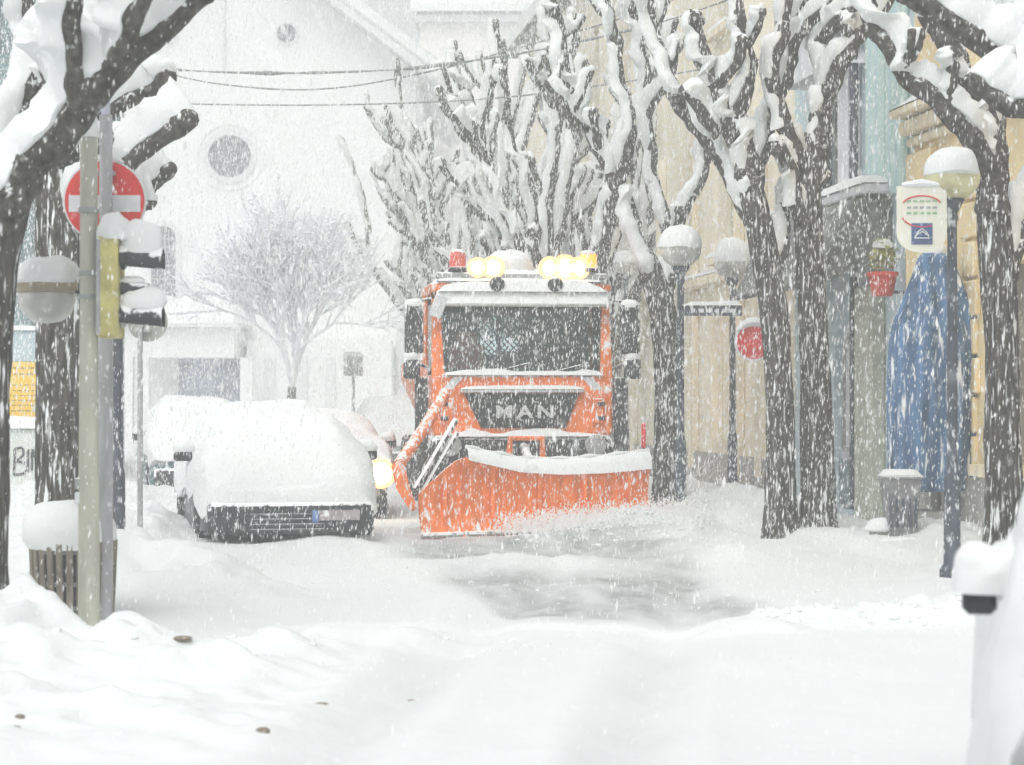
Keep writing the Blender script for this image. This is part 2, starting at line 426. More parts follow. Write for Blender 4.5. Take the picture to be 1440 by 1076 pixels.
def wall_mesh(outer, holes, depth):
    """flat wall in x (along) and z (up) with true openings; front at y=0, back at y=depth"""
    bm = bmesh.new(); loops = []
    for L in [outer] + holes:
        vs_ = [bm.verts.new((p[0], 0, p[1])) for p in L]
        loops.append(vs_)
        for i in range(len(vs_)): bm.edges.new((vs_[i], vs_[(i + 1) % len(vs_)]))
    bmesh.ops.triangle_fill(bm, use_beauty=True, use_dissolve=False, edges=bm.edges[:])
    ff = bm.faces[:]
    mp = {}
    for v in bm.verts[:]: mp[v] = bm.verts.new((v.co.x, depth, v.co.z))
    for f in ff: bm.faces.new([mp[v] for v in reversed(f.verts)])
    for L in loops:
        for i in range(len(L)):
            a, b = L[i], L[(i + 1) % len(L)]; bm.faces.new((a, b, mp[b], mp[a]))
    bmesh.ops.recalc_face_normals(bm, faces=bm.faces)
    me = bpy.data.meshes.new('wall'); bm.to_mesh(me); bm.free(); return me

def circle(cx, cz, r, n=28): return [(cx + r * math.cos(a), cz + r * math.sin(a)) for a in np.arange(n) / n * 2 * math.pi]
def rect(x0, x1, z0, z1): return [(x0, z0), (x1, z0), (x1, z1), (x0, z1)]
def arch(x0, x1, z0, z1, n=10):
    r = (x1 - x0) / 2; c = (x0 + x1) / 2
    return [(x0, z0), (x1, z0)] + [(c + r * math.cos(a), z1 - r + r * math.sin(a)) for a in np.linspace(0, math.pi, n)]
def ringprism(mb, outer, inner, y0, y1):
    n = len(outer); f = lambda L, y: np.array([(p[0], y, p[1]) for p in L])
    V = np.concatenate([f(outer, y0), f(inner, y0), f(outer, y1), f(inner, y1)]); F = []
    for i in range(n):
        k = (i + 1) % n
        F += [(i, k, n + k, n + i), (2 * n + i, 3 * n + i, 3 * n + k, 2 * n + k), (i, 2 * n + i, 2 * n + k, k), (n + i, n + k, 3 * n + k, 3 * n + i)]
    mb.add(V, F); return mb

# ------------------------------------------------------------------ ground: one sheet
def make_ground():
    ys = [-20., -8, 0, 3, 5]
    while ys[-1] < 32: ys.append(ys[-1] + max(.03, ys[-1] * .0042))
    while ys[-1] < 120: ys.append(ys[-1] * 1.018)
    ys += [150, 180, 220]
    xs = list(np.arange(-7, 7.001, .045)); st = .05; a = 7.0
    while a < 140: st *= 1.25; a += st; xs.append(min(a, 150)); xs.insert(0, -min(a, 150))
    xs, ys = np.array(xs), np.array(ys)
    X, Y = np.meshgrid(xs, ys, indexing='ij'); Z = ground(X, Y)
    nx, ny = X.shape
    V = np.stack([X, Y, Z], -1).reshape(-1, 3)
    I = np.arange(nx * ny).reshape(nx, ny)
    F = np.stack([I[:-1, :-1], I[1:, :-1], I[1:, 1:], I[:-1, 1:]], -1).reshape(-1, 4)
    me = bpy.data.meshes.new('ground')
    me.vertices.add(len(V)); me.vertices.foreach_set('co', V.ravel())
    me.loops.add(F.size); me.loops.foreach_set('vertex_index', F.ravel())
    me.polygons.add(len(F)); me.polygons.foreach_set('loop_start', np.arange(len(F)) * 4)
    me.update()
    at_ = me.attributes.new('slush', 'FLOAT', 'POINT'); at_.data.foreach_set('value', slush(X, Y).ravel())
    o = link('ground', me, GSNOW, None, False)
    me.polygons.foreach_set('use_smooth', np.ones(len(F), bool))
    tag(o, kind='structure')
make_ground()

# ------------------------------------------------------------------ church
YC = 79.0
kc = YC / FPX
def church():
    ox = (320 - CX) * kc
    t = thing('church', (ox, YC, 0), 'white gabled church with a large round rose window and snowy porch', 'church')
    X = lambda px: (px - 320) * kc
    Z = lambda py: EYE + (HY - py) * kc
    hw = X(585); ez = Z(100); apex = Z(-100)
    holes = [circle(X(323), Z(220), 30 * kc), circle(X(403), Z(47), 13.5 * kc, 20), circle(X(234), Z(47), 13.5 * kc, 20), arch(X(213), X(247), Z(430), Z(318))]
    me = wall_mesh([(-hw, -.5), (hw, -.5), (hw, ez), (0, apex), (-hw, ez)], holes, .5)
    link('wall', me, CHURCH, t, False)
    MB().box((-hw + .25, 10, ez / 2 - .25), (.5, 19, ez + .5)).build('wall', CHURCH, t, False)
    MB().box((hw - .25, 10, ez / 2 - .25), (.5, 19, ez + .5)).build('wall', CHURCH, t, False)
    for (cx, cz, r, nm) in ((X(323), Z(220), 30 * kc, 'rose_window'), (X(403), Z(47), 13.5 * kc, 'round_window'), (X(234), Z(47), 13.5 * kc, 'round_window')):
        p = MB().prism(circle(cx, cz, r + .05), .22, .26).build(nm, WPANE, t, False)
        m = MB(); ringprism(m, circle(cx, cz, r * 1.26), circle(cx, cz, r), -.08, .18); m.build('frame', CHURCHT, p)
        if nm == 'rose_window':
            m = MB(); ringprism(m, circle(cx, cz, r * 1.6), circle(cx, cz, r * 1.48), -.05, .1); m.build('frame', CHURCH, p)
            for k in (-.5, 0, .5):
                MB().box((cx + k * r, .2, cz), (.035, .04, 2 * r * math.sqrt(1 - k * k))).build('mullion', WPANE if k else GREYM, p)
        else:
            MB().box((cx, .2, cz), (.05, .05, 2 * r)).build('mullion', CHURCHT, p)
    p = MB().prism(arch(X(211), X(249), Z(432), Z(316)), .3, .34).build('arched_window', WPANE, t, False)
    m = MB(); ringprism(m, arch(X(205), X(255), Z(436), Z(310)), arch(X(213), X(247), Z(430), Z(318)), -.06, .14); m.build('frame', CHURCHT, p)
    for k in range(1, 6): MB().box((X(230), .28, Z(430) + k * .5), (X(247) - X(213), .05, .04)).build('mullion', CHURCHT, p)
    MB().box((X(230), .285, Z(372)), (.05, .05, Z(318) - Z(430))).build('mullion', CHURCHT, p)
    # roof with its overhanging verge and the snow lying on it
    th = math.atan2(apex - ez, hw); L = (hw + .9) / math.cos(th)
    for sg in (-1, 1):
        c = (sg * L / 2 * math.cos(th), 9.4, apex + .18 - L / 2 * math.sin(th))
        r_ = MB().box(c, (L, 21.2, .25), ry=sg * th).build('roof', CHURCHT, t, False)
        n = np.array([sg * math.sin(th), 0, math.cos(th)])
        MB().box(np.array(c) + n * .36, (L + .1, 21.4, .45), ry=sg * th, bevel=.15).build('snow', SNOW, r_)
    MB().box((X(315), -.1, Z(45)), (.1, .1, Z(-10) - Z(92))).build('flagpole', CHURCHT, t)
    # string course and corner pilasters
    MB().box((hw - .35, -.07, ez / 2), (.7, .12, ez)).build('pilaster', CHURCHT, t)
    MB().box((-hw + .35, -.07, ez / 2), (.7, .12, ez)).build('pilaster', CHURCHT, t)
    # porch
    x0, x1 = X(196), X(345)
    MB().box(((x0 + x1) / 2, -1.6, Z(485)), (x1 - x0, 3.2, Z(465) - Z(505))).build('porch_beam', CHURCH, t, False)
    r_ = MB().box(((x0 + x1) / 2, -1.7, Z(462)), (x1 - x0 + .4, 3.6, .14)).build('porch_roof', CHURCHT, t, False)
    MB().slab(x0 - .2, x1 + .25, -3.5, 0, Z(462) + .07, Z(428) - Z(462), 3, 20, 8).build('snow', SNOW, r_)
    for px in (200, 222, 361): MB().box((X(px), -3.0, (Z(505) - .3) / 2), (.42, .4, Z(505) + .3)).build('porch_column', CHURCH, t, False)
    MB().box((X(305), -.2, Z(545)), (X(357) - X(252), .12, 2.6)).build('mural', PORCH, t, False)
    MB().box((X(250), -.16, Z(545)), (.14, .3, 2.8)).build('door_frame', CHURCHT, t, False)
    # low wing to the right of the porch
    MB().box((X(455), -.9, Z(545)), (X(560) - X(362), 1.7, 3.4)).build('side_wing', CHURCH, t, False)
    for px in (388, 432, 470): MB().box((X(px), -1.8, Z(548)), (.35, .06, 2.3), bevel=.02).build('wing_window', CHURCHT, t, False)
church()

def house_far(name, label, px0, px1, Y, ztop, col, wins):
    k = Y / FPX; x0, x1 = (px0 - CX) * k, (px1 - CX) * k; c = (x0 + x1) / 2; w_ = x1 - x0
    t = thing(name, (c, Y, 0), label, 'house')
    holes = [rect(a - c, b - c, z0, z1) for (a, b, z0, z1) in wins]
    me = wall_mesh(rect(-w_ / 2, w_ / 2, -.5, ztop), holes, .4); link('wall', me, col, t, False)
    MB().box((-w_ / 2 + .2, 5.2, ztop / 2 - .25), (.4, 9.6, ztop + .5)).build('wall', col, t, False)
    MB().box((w_ / 2 - .2, 5.2, ztop / 2 - .25), (.4, 9.6, ztop + .5)).build('wall', col, t, False)
    for h in holes:
        p = MB().box(((h[0][0] + h[1][0]) / 2, .3, (h[0][1] + h[2][1]) / 2), (h[1][0] - h[0][0] + .04, .05, h[2][1] - h[0][1] + .04)).build('window', WPANE, t, False)
        MB().box(((h[0][0] + h[1][0]) / 2, .25, (h[0][1] + h[2][1]) / 2), (.07, .06, h[2][1] - h[0][1])).build('mullion', CHURCHT, p, False)
        s_ = MB().box(((h[0][0] + h[1][0]) / 2, -.08, h[0][1] - .08), (h[1][0] - h[0][0] + .3, .3, .12)).build('sill', CHURCHT, t, False)
    MB().box((0, -.15, ztop - .25), (w_ + .5, .6, .4), bevel=.06).build('cornice', CHURCHT, t)
    r_ = MB().prism([(-.5, ztop - .03), (10.5, ztop - .03), (5, ztop + 3.6)], -w_ / 2 - .3, w_ / 2 + .3, 'yz').build('roof', CHURCHT, t, False)
    MB().prism([(-.7, ztop + .02), (-.7, ztop + .4), (5, ztop + 4.1), (10.7, ztop + .4), (10.7, ztop + .02), (5, ztop + 3.65)], -w_ / 2 - .4, w_ / 2 + .4, 'yz').build('snow', SNOW, r_, False)
    return t
k = 100 / FPX
house_far('pale_house', 'pale pinkish house with a white cornice rising behind the pollarded trees', 590, 1010, 100, EYE + 540 * k, PALE,
          [((p - CX) * k, (p + 40 - CX) * k, z, z + 2.2) for p in (660, 760, 860) for z in (2.6, 7.2, 11.8)])
k = 104 / FPX
house_far('pale_house', 'pale house mostly hidden behind the church and the snowy limbs', -420, 130, 104, 17, PALE,
          [((p - CX) * k, (p + 45 - CX) * k, z, z + 2.4) for p in (-90, 10) for z in (3, 8, 12.5)])

# teal house at the left edge
def teal_house():
    Y, k = 40.0, 40.0 / FPX
    x1 = (44 - CX) * k; w_ = 8.0
    t = thing('teal_house', (x1 - w_ / 2, Y, 0), 'dark teal house seen between the snowy limbs at top corner', 'house')
    holes = [rect(a, a + 1.0, z, z + 1.9) for a in (-2.8, -.4, 1.9) for z in (1.2, 4.7, 8.1)]
    link('wall', wall_mesh(rect(-w_ / 2, w_ / 2, -.4, 12), holes, .4), TEAL, t, False)
    MB().box((w_ / 2 - .2, 5, 5.8), (.4, 9.2, 12.4)).build('wall', TEAL, t, False)
    for h in holes:
        c, z = (h[0][0] + h[1][0]) / 2, (h[0][1] + h[2][1]) / 2
        p = MB().box((c, .25, z), (1.04, .05, 1.94)).build('window', WPANE, t, False)
        MB().box((c, .2, z), (.07, .05, 1.9)).build('mullion', SIGNGREY, p, False)
        MB().box((c - .78, -.04, z), (.5, .06, 1.9), bevel=.01).build('shutter', TEAL, t, False)
        MB().box((c + .78, -.04, z), (.5, .06, 1.9), bevel=.01).build('shutter', TEAL, t, False)
        s_ = MB().box((c, -.08, h[0][1] - .06), (1.2, .25, .1)).build('sill', SIGNGREY, t, False)
        MB().slab(c - .6, c + .6, -.2, .04, h[0][1] - .01, .07, 2, 8, 5).build('snow', SNOW, s_)
    r_ = MB().prism([(-.6, 12.003), (9.8, 12.003), (4.6, 15)], -w_ / 2 - .3, w_ / 2 + .5, 'yz').build('roof', CHURCHT, t, False)
    MB().prism([(-.7, 12.05), (-.7, 12.4), (4.6, 15.5), (9.9, 12.4), (9.9, 12.05), (4.6, 15.05)], -w_ / 2 - .4, w_ / 2 + .6, 'yz').build('snow', SNOW, r_, False)
teal_house()

# ------------------------------------------------------------------ terrace along the right-hand pavement
FA, FB = 3.9, .13
def fY(px): return (FA + FB * 31.4) / ((px - CX) / FPX + FB)
def fx(Y): return FA - FB * (Y - 31.4)
FAN = math.atan2(1, -FB)            # direction along the facade, away from the camera
def fz(py, px): return EYE + (HY - py) * fY(px) / FPX
FL = math.hypot(1, FB)
class Facade:
    """local x runs toward the camera along the facade, local -y faces the street"""
    def __init__(s, px_far, px_near, name, label):
        s.Y0, s.Y1 = fY(px_near), fY(px_far)
        s.L = (s.Y1 - s.Y0) * FL
        s.t = thing(name, (fx(s.Y1), s.Y1, 0), label, 'house', rz=FAN + math.pi)
    def u(s, px): return (s.Y1 - fY(px)) * FL
    def z(s, py, px): return fz(py, px)

def right_terrace():
    # beige house, far part
    A = Facade(735, 1118, 'beige_house', 'long beige house with vertical pilasters receding behind the lamp posts')
    holes = [rect(A.u(p), A.u(p) + 1.2, z, z + 2.2) for p in (830, 872, 905, 1010) for z in (3.9, 7.6)]
    holes += [rect(A.u(1000), A.u(1036), .25, 3.1)]
    link('wall', wall_mesh(rect(0, A.L, -.3, 11), holes, .4), BEIGE, A.t, False)
    for h in holes[:-1]:
        c, z = (h[0][0] + h[1][0]) / 2, (h[0][1] + h[2][1]) / 2
        p = MB().box((c, .25, z), (1.24, .05, 2.24)).build('window', SHOPW, A.t, False)
        MB().box((c, .2, z), (.07, .05, 2.2)).build('mullion', WHITEP, p, False)
        s_ = MB().box((c, -.09, h[0][1] - .06), (1.5, .24, .12)).build('sill', BEIGE2, A.t, False)
        MB().slab(c - .75, c + .75, -.2, .0, h[0][1], .1, 2, 8, 5).build('snow', SNOW, s_)
    u0, u1 = A.u(1000), A.u(1036); n = 7
    for i in range(n):
        w_ = (u1 - u0) / n
        MB().box((u0 + (i + .5) * w_, .14 + .01 * (i % 2), 1.68), (w_ - .03, .05, 2.84), bevel=.01).build('plank', BEIGE2, A.t, False)
    for px in (800, 850, 895, 935, 980, 1044, 1075):
        MB().box((A.u(px), -.06, 3.2), (.38, .12, 5.6), bevel=.02).build('pilaster', BEIGE2 if px in (980, 1044) else BEIGE, A.t, False)
    MB().box((A.L / 2 - .2, -.05, .22), (A.L - .5, .10, .95)).build('plinth', PLINTH, A.t, False)
    MB().box((A.L / 2, -.12, 3.55), (A.L, .2, .18), bevel=.03).build('string_course', BEIGE2, A.t, False)
    MB().slab(.0, A.L, -.21, -.03, 3.64, .07, 4, 60, 5).build('snow', SNOW, A.t)
    # pale blue house with the glazed bay
    B = Facade(1118, 1286, 'pale_blue_house', 'pale blue house with a dark awning over its white arched door')
    w0, w1 = B.u(1157), B.u(1197)
    hw_ = rect(w0, w1, B.z(262, 1180), B.z(112, 1180)); d0, d1 = B.u(1173), B.u(1214)
    hd = arch(d0, d1, .15, B.z(440, 1195))
    link('wall', wall_mesh(rect(0.003, B.L - .003, -.3, 11), [hw_, hd], .4), ICEBLUE, B.t, False)
    p = MB().box(((w0 + w1) / 2, .2, (hw_[0][1] + hw_[2][1]) / 2), (w1 - w0 + .02, .05, hw_[2][1] - hw_[0][1] + .02)).build('window', SHOPW, B.t, False)
    m = MB(); ringprism(m, rect(w0 - .1, w1 + .1, hw_[0][1] - .1, hw_[2][1] + .1), rect(w0 + .03, w1 - .03, hw_[0][1] + .03, hw_[2][1] - .03), -.06, .12); m.build('frame', LPOST, p, False)
    MB().box((B.u(1205), -.1, 5.4), (.42, .2, 3.0), bevel=.02).build('pilaster', WDOOR, B.t, False)
    hd_ = MB().prism([(w0 - .35, B.z(110, 1180)), (w1 + .75, B.z(110, 1180)), (w1 + .2, B.z(60, 1180) + .1), (w0 + .3, B.z(60, 1180) + .1)], -.45, -.003).build('window_hood', WDOOR, B.t, False)
    MB().slab(w0 - .4, w1 + .8, -.5, 0, B.z(60, 1180) + .05, .28, 7, 12, 6).build('snow', SNOW, hd_)
    m = MB().cyl((B.u(1218), -.16, .2), (B.u(1218), -.16, 9.5), .055); m.build('downpipe', LPOST, B.t)
    for (a, b) in ((1226, 1252), (1254, 1280)):
        ua, ub = B.u(a), B.u(b)
        sh = MB().box(((ua + ub) / 2, -.05, 5.3), (ub - ua - .04, .08, 2.5), bevel=.015).build('shutter', BLUSH, B.t, False)
        for q in (.33, .66): MB().box((ua + (ub - ua) * q, -.1, 5.3), (.03, .03, 2.4)).build('batten', ICEBLUE, sh, False)
    sb = MB().box(((B.u(1120) + B.u(1262)) / 2, -.2, B.z(284, 1200)), (B.u(1262) - B.u(1120), .4, .12), bevel=.02).build('ledge', WDOOR, B.t, False)
    MB().slab(B.u(1120), B.u(1262), -.42, -.02, B.z(284, 1200) + .06, .14, 5, 24, 6).build('snow', SNOW, sb)
    za, zb = B.z(292, 1200), B.z(405, 1200)
    aw = MB().prism([(-.02, za), (-.5, za - .05), (-.95, zb), (-.9, zb - .05), (-.02, zb + .35)], B.u(1124), B.u(1256), 'yz').build('awning', SLATE, B.t, False)
    dr = MB().prism(arch(d0 + .005, d1 - .005, .155, B.z(440, 1195) - .01), .1, .16).build('door', WDOOR, B.t, False)
    m = MB(); ringprism(m, arch(d0 + .14, d1 - .14, .9, B.z(440, 1195) - .2), arch(d0 + .2, d1 - .2, .96, B.z(440, 1195) - .26), .06, .1); m.build('door_panel', GREYM, dr)
    MB().box(((d0 + d1) / 2, .07, .5), (d1 - d0 - .2, .06, .6)).build('door_panel', CART, dr, False)
    MB().box((B.u(1234), -.1, 1.5), (.7, .2, 3.0), bevel=.03).build('pilaster', SHOPG, B.t, False)
    MB().box(((B.u(1130) + B.u(1166)) / 2, -.04, 1.4), (1.1, .08, 2.4), bevel=.02).build('shop_window', SHOPW, B.t, False)
    # ochre house
    C = Facade(1286, 1620, 'ochre_house', 'ochre stone house with moulded cornice behind the blue parasol cover')
    holes = [rect(u_, u_ + 1.1, z, z + 2.1) for u_ in (2.6, 5.2) for z in (.9, 5.4)]
    link('wall', wall_mesh(rect(0, C.L, -.3, 11), holes, .4), OCHRE, C.t, False)
    for h in holes:
        c, z = (h[0][0] + h[1][0]) / 2, (h[0][1] + h[2][1]) / 2
        p = MB().box((c, .25, z), (1.14, .05, 2.14)).build('window', SHOPW, C.t, False)
        MB().box((c, .2, z), (.07, .05, 2.1)).build('mullion', WHITEP, p, False)
        MB().box((c, -.09, h[0][1] - .06), (1.4, .24, .12)).build('sill', BEIGE2, C.t, False)
    zc = C.z(178, 1298)
    for i, (dz, d, hh) in enumerate(((-.16, .1, .1), (0, .2, .16), (.16, .32, .1))):
        MB().box((C.L / 2, -d / 2, zc + dz), (C.L - .006, d, hh), bevel=.02).build('cornice', BEIGE2, C.t, False)
    MB().slab(0, C.L, -.32, 0, zc + .21, .1, 6, 30, 5).build('snow', SNOW, C.t)
    MB().box((.45, -.06, 2.3), (.85, .12, 4.3), bevel=.03).build('pilaster', OCHRE, C.t, False)
    MB().box((C.L / 2, -.07, .3), (C.L - .1, .14, .9)).build('plinth', PLINTH, C.t, False)
    z = 1.0
    while z < 4.3:                                          # quoins beside the downpipe
        MB().box((2.0, -.03, z), (.5 if int(z * 2) % 2 else .36, .07, .38), bevel=.02).build('quoin', OCHRE, C.t, False); z += .42
    # roofs, so that the houses are closed from above
    for F_, zz in ((A, 11), (B, 11), (C, 11)):
        r_ = MB().prism([(-.5, zz + .003), (8, zz + .003), (4, zz + 3)], .02, F_.L - .02, 'yz').build('roof', SLATE, F_.t, False)
        MB().prism([(-.6, zz + .05), (-.6, zz + .4), (4, zz + 3.5), (8.1, zz + .4), (8.1, zz + .05), (4, zz + 3.05)], .03, F_.L - .03, 'yz').build('snow', SNOW, r_, False)
right_terrace()

# ------------------------------------------------------------------ trees
WIND = np.array([-.8, -.45, .3])
def limb_meshes(P, r, thick, seed, n=12):
    """bark tube and the snow lying along its upper side"""
    m = MB().tube(P, r, n, .3, seed, freq=8.0)
    T = np.gradient(P, axis=0); T /= np.linalg.norm(T, axis=1)[:, None] + 1e-9
    k = 16; th = np.arange(k) / k * 2 * math.pi; rings = []
    for i, (p, t, rr) in enumerate(zip(P, T, r)):
        h = math.sqrt(max(0, 1 - t[2] ** 2))
        up = np.array([0, 0, 1.]) - t * t[2]; wd = WIND - t * WIND.dot(t)
        u = up * h * 1.6 + wd * (1 - h) * .8; u /= np.linalg.norm(u) + 1e-9
        b = np.cross(t, u)
        nz = float(fbm(p * 2.6 + seed, 3, 31))
        tk = thick * (.22 + 1.25 * h) * (1 + .9 * nz)
        tk *= float(sst(-.55, 0., nz + .8 * h - .22))
        ends = min(1, (i + .1) / 5.0, (len(P) - 1 - i + .25) / 1.6)
        side = rr * (1.0 if tk > .25 * rr else .7) * (.25 + .7 * ends)
        hu = (rr * .35 + tk) * ends
        c = p + u * rr * .62
        q = c + np.cos(th)[:, None] * b * side + np.where(np.sin(th) > 0, np.sin(th) * hu, np.sin(th) * rr * .3)[:, None] * u
        d = fbm(q * 7, 3, seed + 3)[:, None] + .5 * fbm(q * 22, 2, seed + 5)[:, None]
        rings.append(q + (q - c) * d * .42)
    return m, MB().rings(rings)

def tree_thing(name, base, label, group, limbs, trunk, thick=.1, seed=0):
    """limbs, trunk: arrays of rows x, y, z, r in metres"""
    t = thing(name, base, label, 'tree', group)
    tr = spline(trunk, 14); tr[0, 2] -= .0
    P, r = tr[:, :3], tr[:, 3]
    n = 44; th = np.arange(n) / n * 2 * math.pi; rings = []
    for p, rr in zip(P, r):
        q = np.stack([np.cos(th), np.sin(th), 0 * th], -1)
        rid = fbm(np.stack([np.cos(th) * 4.5 + seed, np.sin(th) * 4.5, 0 * th + p[2] * 1.6], -1), 3, seed)
        big = fbm(np.stack([np.cos(th) * .9 + seed, np.sin(th) * .9, 0 * th + p[2] * .9], -1), 2, seed + 2)
        rings.append(p + q * (rr * (1 + .20 * rid + .14 * big))[:, None])
    MB().rings(rings).build('trunk', BARK, t, off=base)
    for i, L in enumerate(limbs):
        sp = spline(np.array(L), 10)
        wob = np.linspace(0, 1, len(sp))[:, None] ** .5
        sp[:, :3] += wob * np.stack([fbm(sp[:, :3] * 2.1 + 9 * q, 2, 50 + q) for q in range(3)], -1) * np.array([.12, .12, .06])
        sp[:, 3] *= 1 + .22 * fbm(sp[:, :3] * 5, 2, 77)
        tip = sp[-1, :3] - sp[-2, :3]; tip /= np.linalg.norm(tip) + 1e-9
        rt = sp[-1, 3]; sp[-4:, 3] *= np.array([1.1, 1.3, 1.35, 1.2])
        sp = np.vstack([sp] + [np.array([*(sp[-1, :3] + tip * rt * a_), rt * 1.2 * b_])[None] for a_, b_ in ((.55, .92), (.95, .62), (1.15, .2))])
        a, s_ = limb_meshes(sp[:, :3], sp[:, 3], thick, seed * 13 + i)
        if (i * 7 + seed) % 5 < 3: s_.dome(sp[-3, :3] + np.array([-.2 * rt, -.1 * rt, rt * .5]), rt * 1.1, rt * 1.0, rt * .85, .5, seed + i, .5, 14, 6, 2.0)
        lo = a.build('limb', LIMB, t, off=base)
        s_.build('snow', SNOW, lo, off=base)
    return t

def stubs(limbs, rnd, n, rmin=.045, ln=(.18, .5)):
    """short cut-back shoots along the limbs"""
    out = []
    for _ in range(n):
        L = np.array(rnd.choice(limbs)); sp = spline(L, 5); i = rnd.randrange(len(sp) // 3, len(sp) - 1)
        p = sp[i]; t = sp[i, :3] - sp[i - 1, :3]; t /= np.linalg.norm(t) + 1e-9
        d = np.array([rnd.uniform(-1, 1), rnd.uniform(-1, 1), rnd.uniform(0, .7)]); d = d - t * d.dot(t) * .5 + t * .35; d /= np.linalg.norm(d)
        l_ = rnd.uniform(*ln); r0 = max(rmin, p[3] * .62)
        a = p[:3]; b = a + d * (p[3] + l_ * .5); c = a + d * (p[3] + l_) + np.array([0, 0, l_ * .35])
        out.append([(*a, r0), (*b, r0 * .9), (*c, r0 * .85)])
    return out

def px_limb(L, Y):
    """rows of photo px, py, offset in depth, radius in metres"""
    return [(*at(a, b, Y + d), r) for (a, b, d, r) in L]

def pollard(px, Y, seed, label, group, fork=3.2, top=7.6, spread=1.0, lean=0.0, r=.19, nl=6):
    rnd = random.Random(seed); x = (px - CX) * Y / FPX; z0 = gz(x, Y) - .12
    base = (x, Y, z0)
    tr = [(x, Y, z0, r * 1.25), (x + lean * .1, Y, z0 + .5, r), (x + lean * .4, Y, 1.8, r * .93), (x + lean, Y, fork, r * .98), (x + lean * 1.1, Y, fork + .25, r * .7)]
    limbs = []
    nl += 2
    for i in range(nl):
        a = i / nl * 2 * math.pi + rnd.uniform(-.4, .4)
        out = spread * rnd.uniform(.55, 1.25); hgt = (top - fork) * rnd.uniform(.7, 1.05)
        c = np.array([x + lean, Y, fork - rnd.uniform(.0, .3)]); d = np.array([math.cos(a), math.sin(a) * .7, 0])
        rr = r * rnd.uniform(.44, .66); pts = [(*c, rr * 1.2)]
        for f, o in ((.16, .38), (.38, .66), (.66, .88), (1.0, 1.1)):
            j = np.array([rnd.uniform(-.24, .24), rnd.uniform(-.24, .24), rnd.uniform(-.12, .12)])
            q = c + d * out * o + np.array([0, 0, hgt * f]) + j; pts.append((*q, rr * (1 - .35 * f)))
        limbs.append(pts)
        for _ in range(rnd.choice((2, 3, 3, 4))):
            i0 = rnd.choice((1, 2, 3)); b = np.array(pts[i0]); a2 = a + rnd.uniform(-1.3, 1.3); l_ = rnd.uniform(.6, 1.5)
            d2 = np.array([math.cos(a2), math.sin(a2), 0])
            q = [tuple(b)]
            for f in (.4, 1.0):
                v = b[:3] + d2 * l_ * .6 * f ** .8 + np.array([rnd.uniform(-.06, .06), 0, l_ * .75 * f ** 1.2]); q.append((*v, b[3] * (.8 - .2 * f)))
            limbs.append(q)
    limbs += stubs(limbs, rnd, 22, .05, (.2, .7))
    return tree_thing('pollard_tree', base, label, group, limbs, tr, .14, seed)

G1 = 'pollarded street trees in a row'
def hand_tree(Y, px, py_base, seed, label, trunk, limbs, n_st=8, thick=.12, group=G1, name='pollard_tree'):
    x = (px - CX) * Y / FPX; base = (x, Y, gz(x, Y) - .12)
    tr = px_limb(trunk, Y); tr[0] = (*base, tr[0][3])
    Ls = [px_limb(L, Y) for L in limbs]
    Ls += stubs(Ls, random.Random(seed), n_st)
    return tree_thing(name, base, label, group, Ls, tr, thick, seed)

# near left tree, only its right flank in view
hand_tree(14.2, -40, 850, 11, 'dark tree cut by the photo edge with huge snow-laden limbs above the pole',
    [(-40, 860, 0, .25), (-36, 760, 0, .21), (-32, 560, 0, .195), (-16, 380, 0, .19), (6, 290, 0, .17), (16, 255, 0, .12)],
    [[(0, 330, 0, .15), (35, 255, -.1, .125), (90, 180, -.2, .115), (140, 120, -.3, .105), (190, 70, -.3, .09), (240, 28, -.3, .08), (300, -22, -.3, .07)],
     [(-14, 330, 0, .16), (8, 220, .3, .14), (45, 130, .5, .125), (85, 50, .6, .115), (125, -40, .7, .1)],
     [(92, 178, -.2, .1), (122, 110, .1, .09), (150, 50, .3, .08), (172, -20, .4, .07)],
     [(150, 112, -.3, .085), (176, 60, -.6, .075), (182, 20, -.7, .07), (205, -30, -.8, .06)]], 7, .20, 'pollarded trees on the pavement beside the pole')
# second left tree behind the pole
hand_tree(19.0, 88, 750, 12, 'pollarded tree with flaking bark behind the slatted bin, snowy stubs reaching right',
    [(88, 760, 0, .27), (88, 680, 0, .225), (87, 560, 0, .205), (84, 420, 0, .20), (80, 310, 0, .19), (74, 240, 0, .15)],
    [[(80, 310, 0, .13), (66, 220, .2, .12), (52, 120, .3, .11), (50, 20, .3, .09), (42, -40, .3, .08)],
     [(90, 330, 0, .11), (135, 268, -.2, .10), (195, 215, -.3, .095), (264, 172, -.3, .085)],
     [(76, 250, 0, .11), (118, 190, .3, .095), (170, 148, .4, .09), (243, 110, .5, .075)],
     [(88, 350, 0, .1), (140, 305, .4, .085), (195, 272, .5, .075), (243, 240, .5, .06)],
     [(160, 300, .4, .07), (195, 290, .3, .06), (218, 282, .2, .05)],
     [(70, 240, 0, .12), (100, 140, -.3, .1), (120, 60, -.4, .09), (150, -20, -.5, .08)]], 6, .17, 'pollarded trees on the pavement beside the pole')
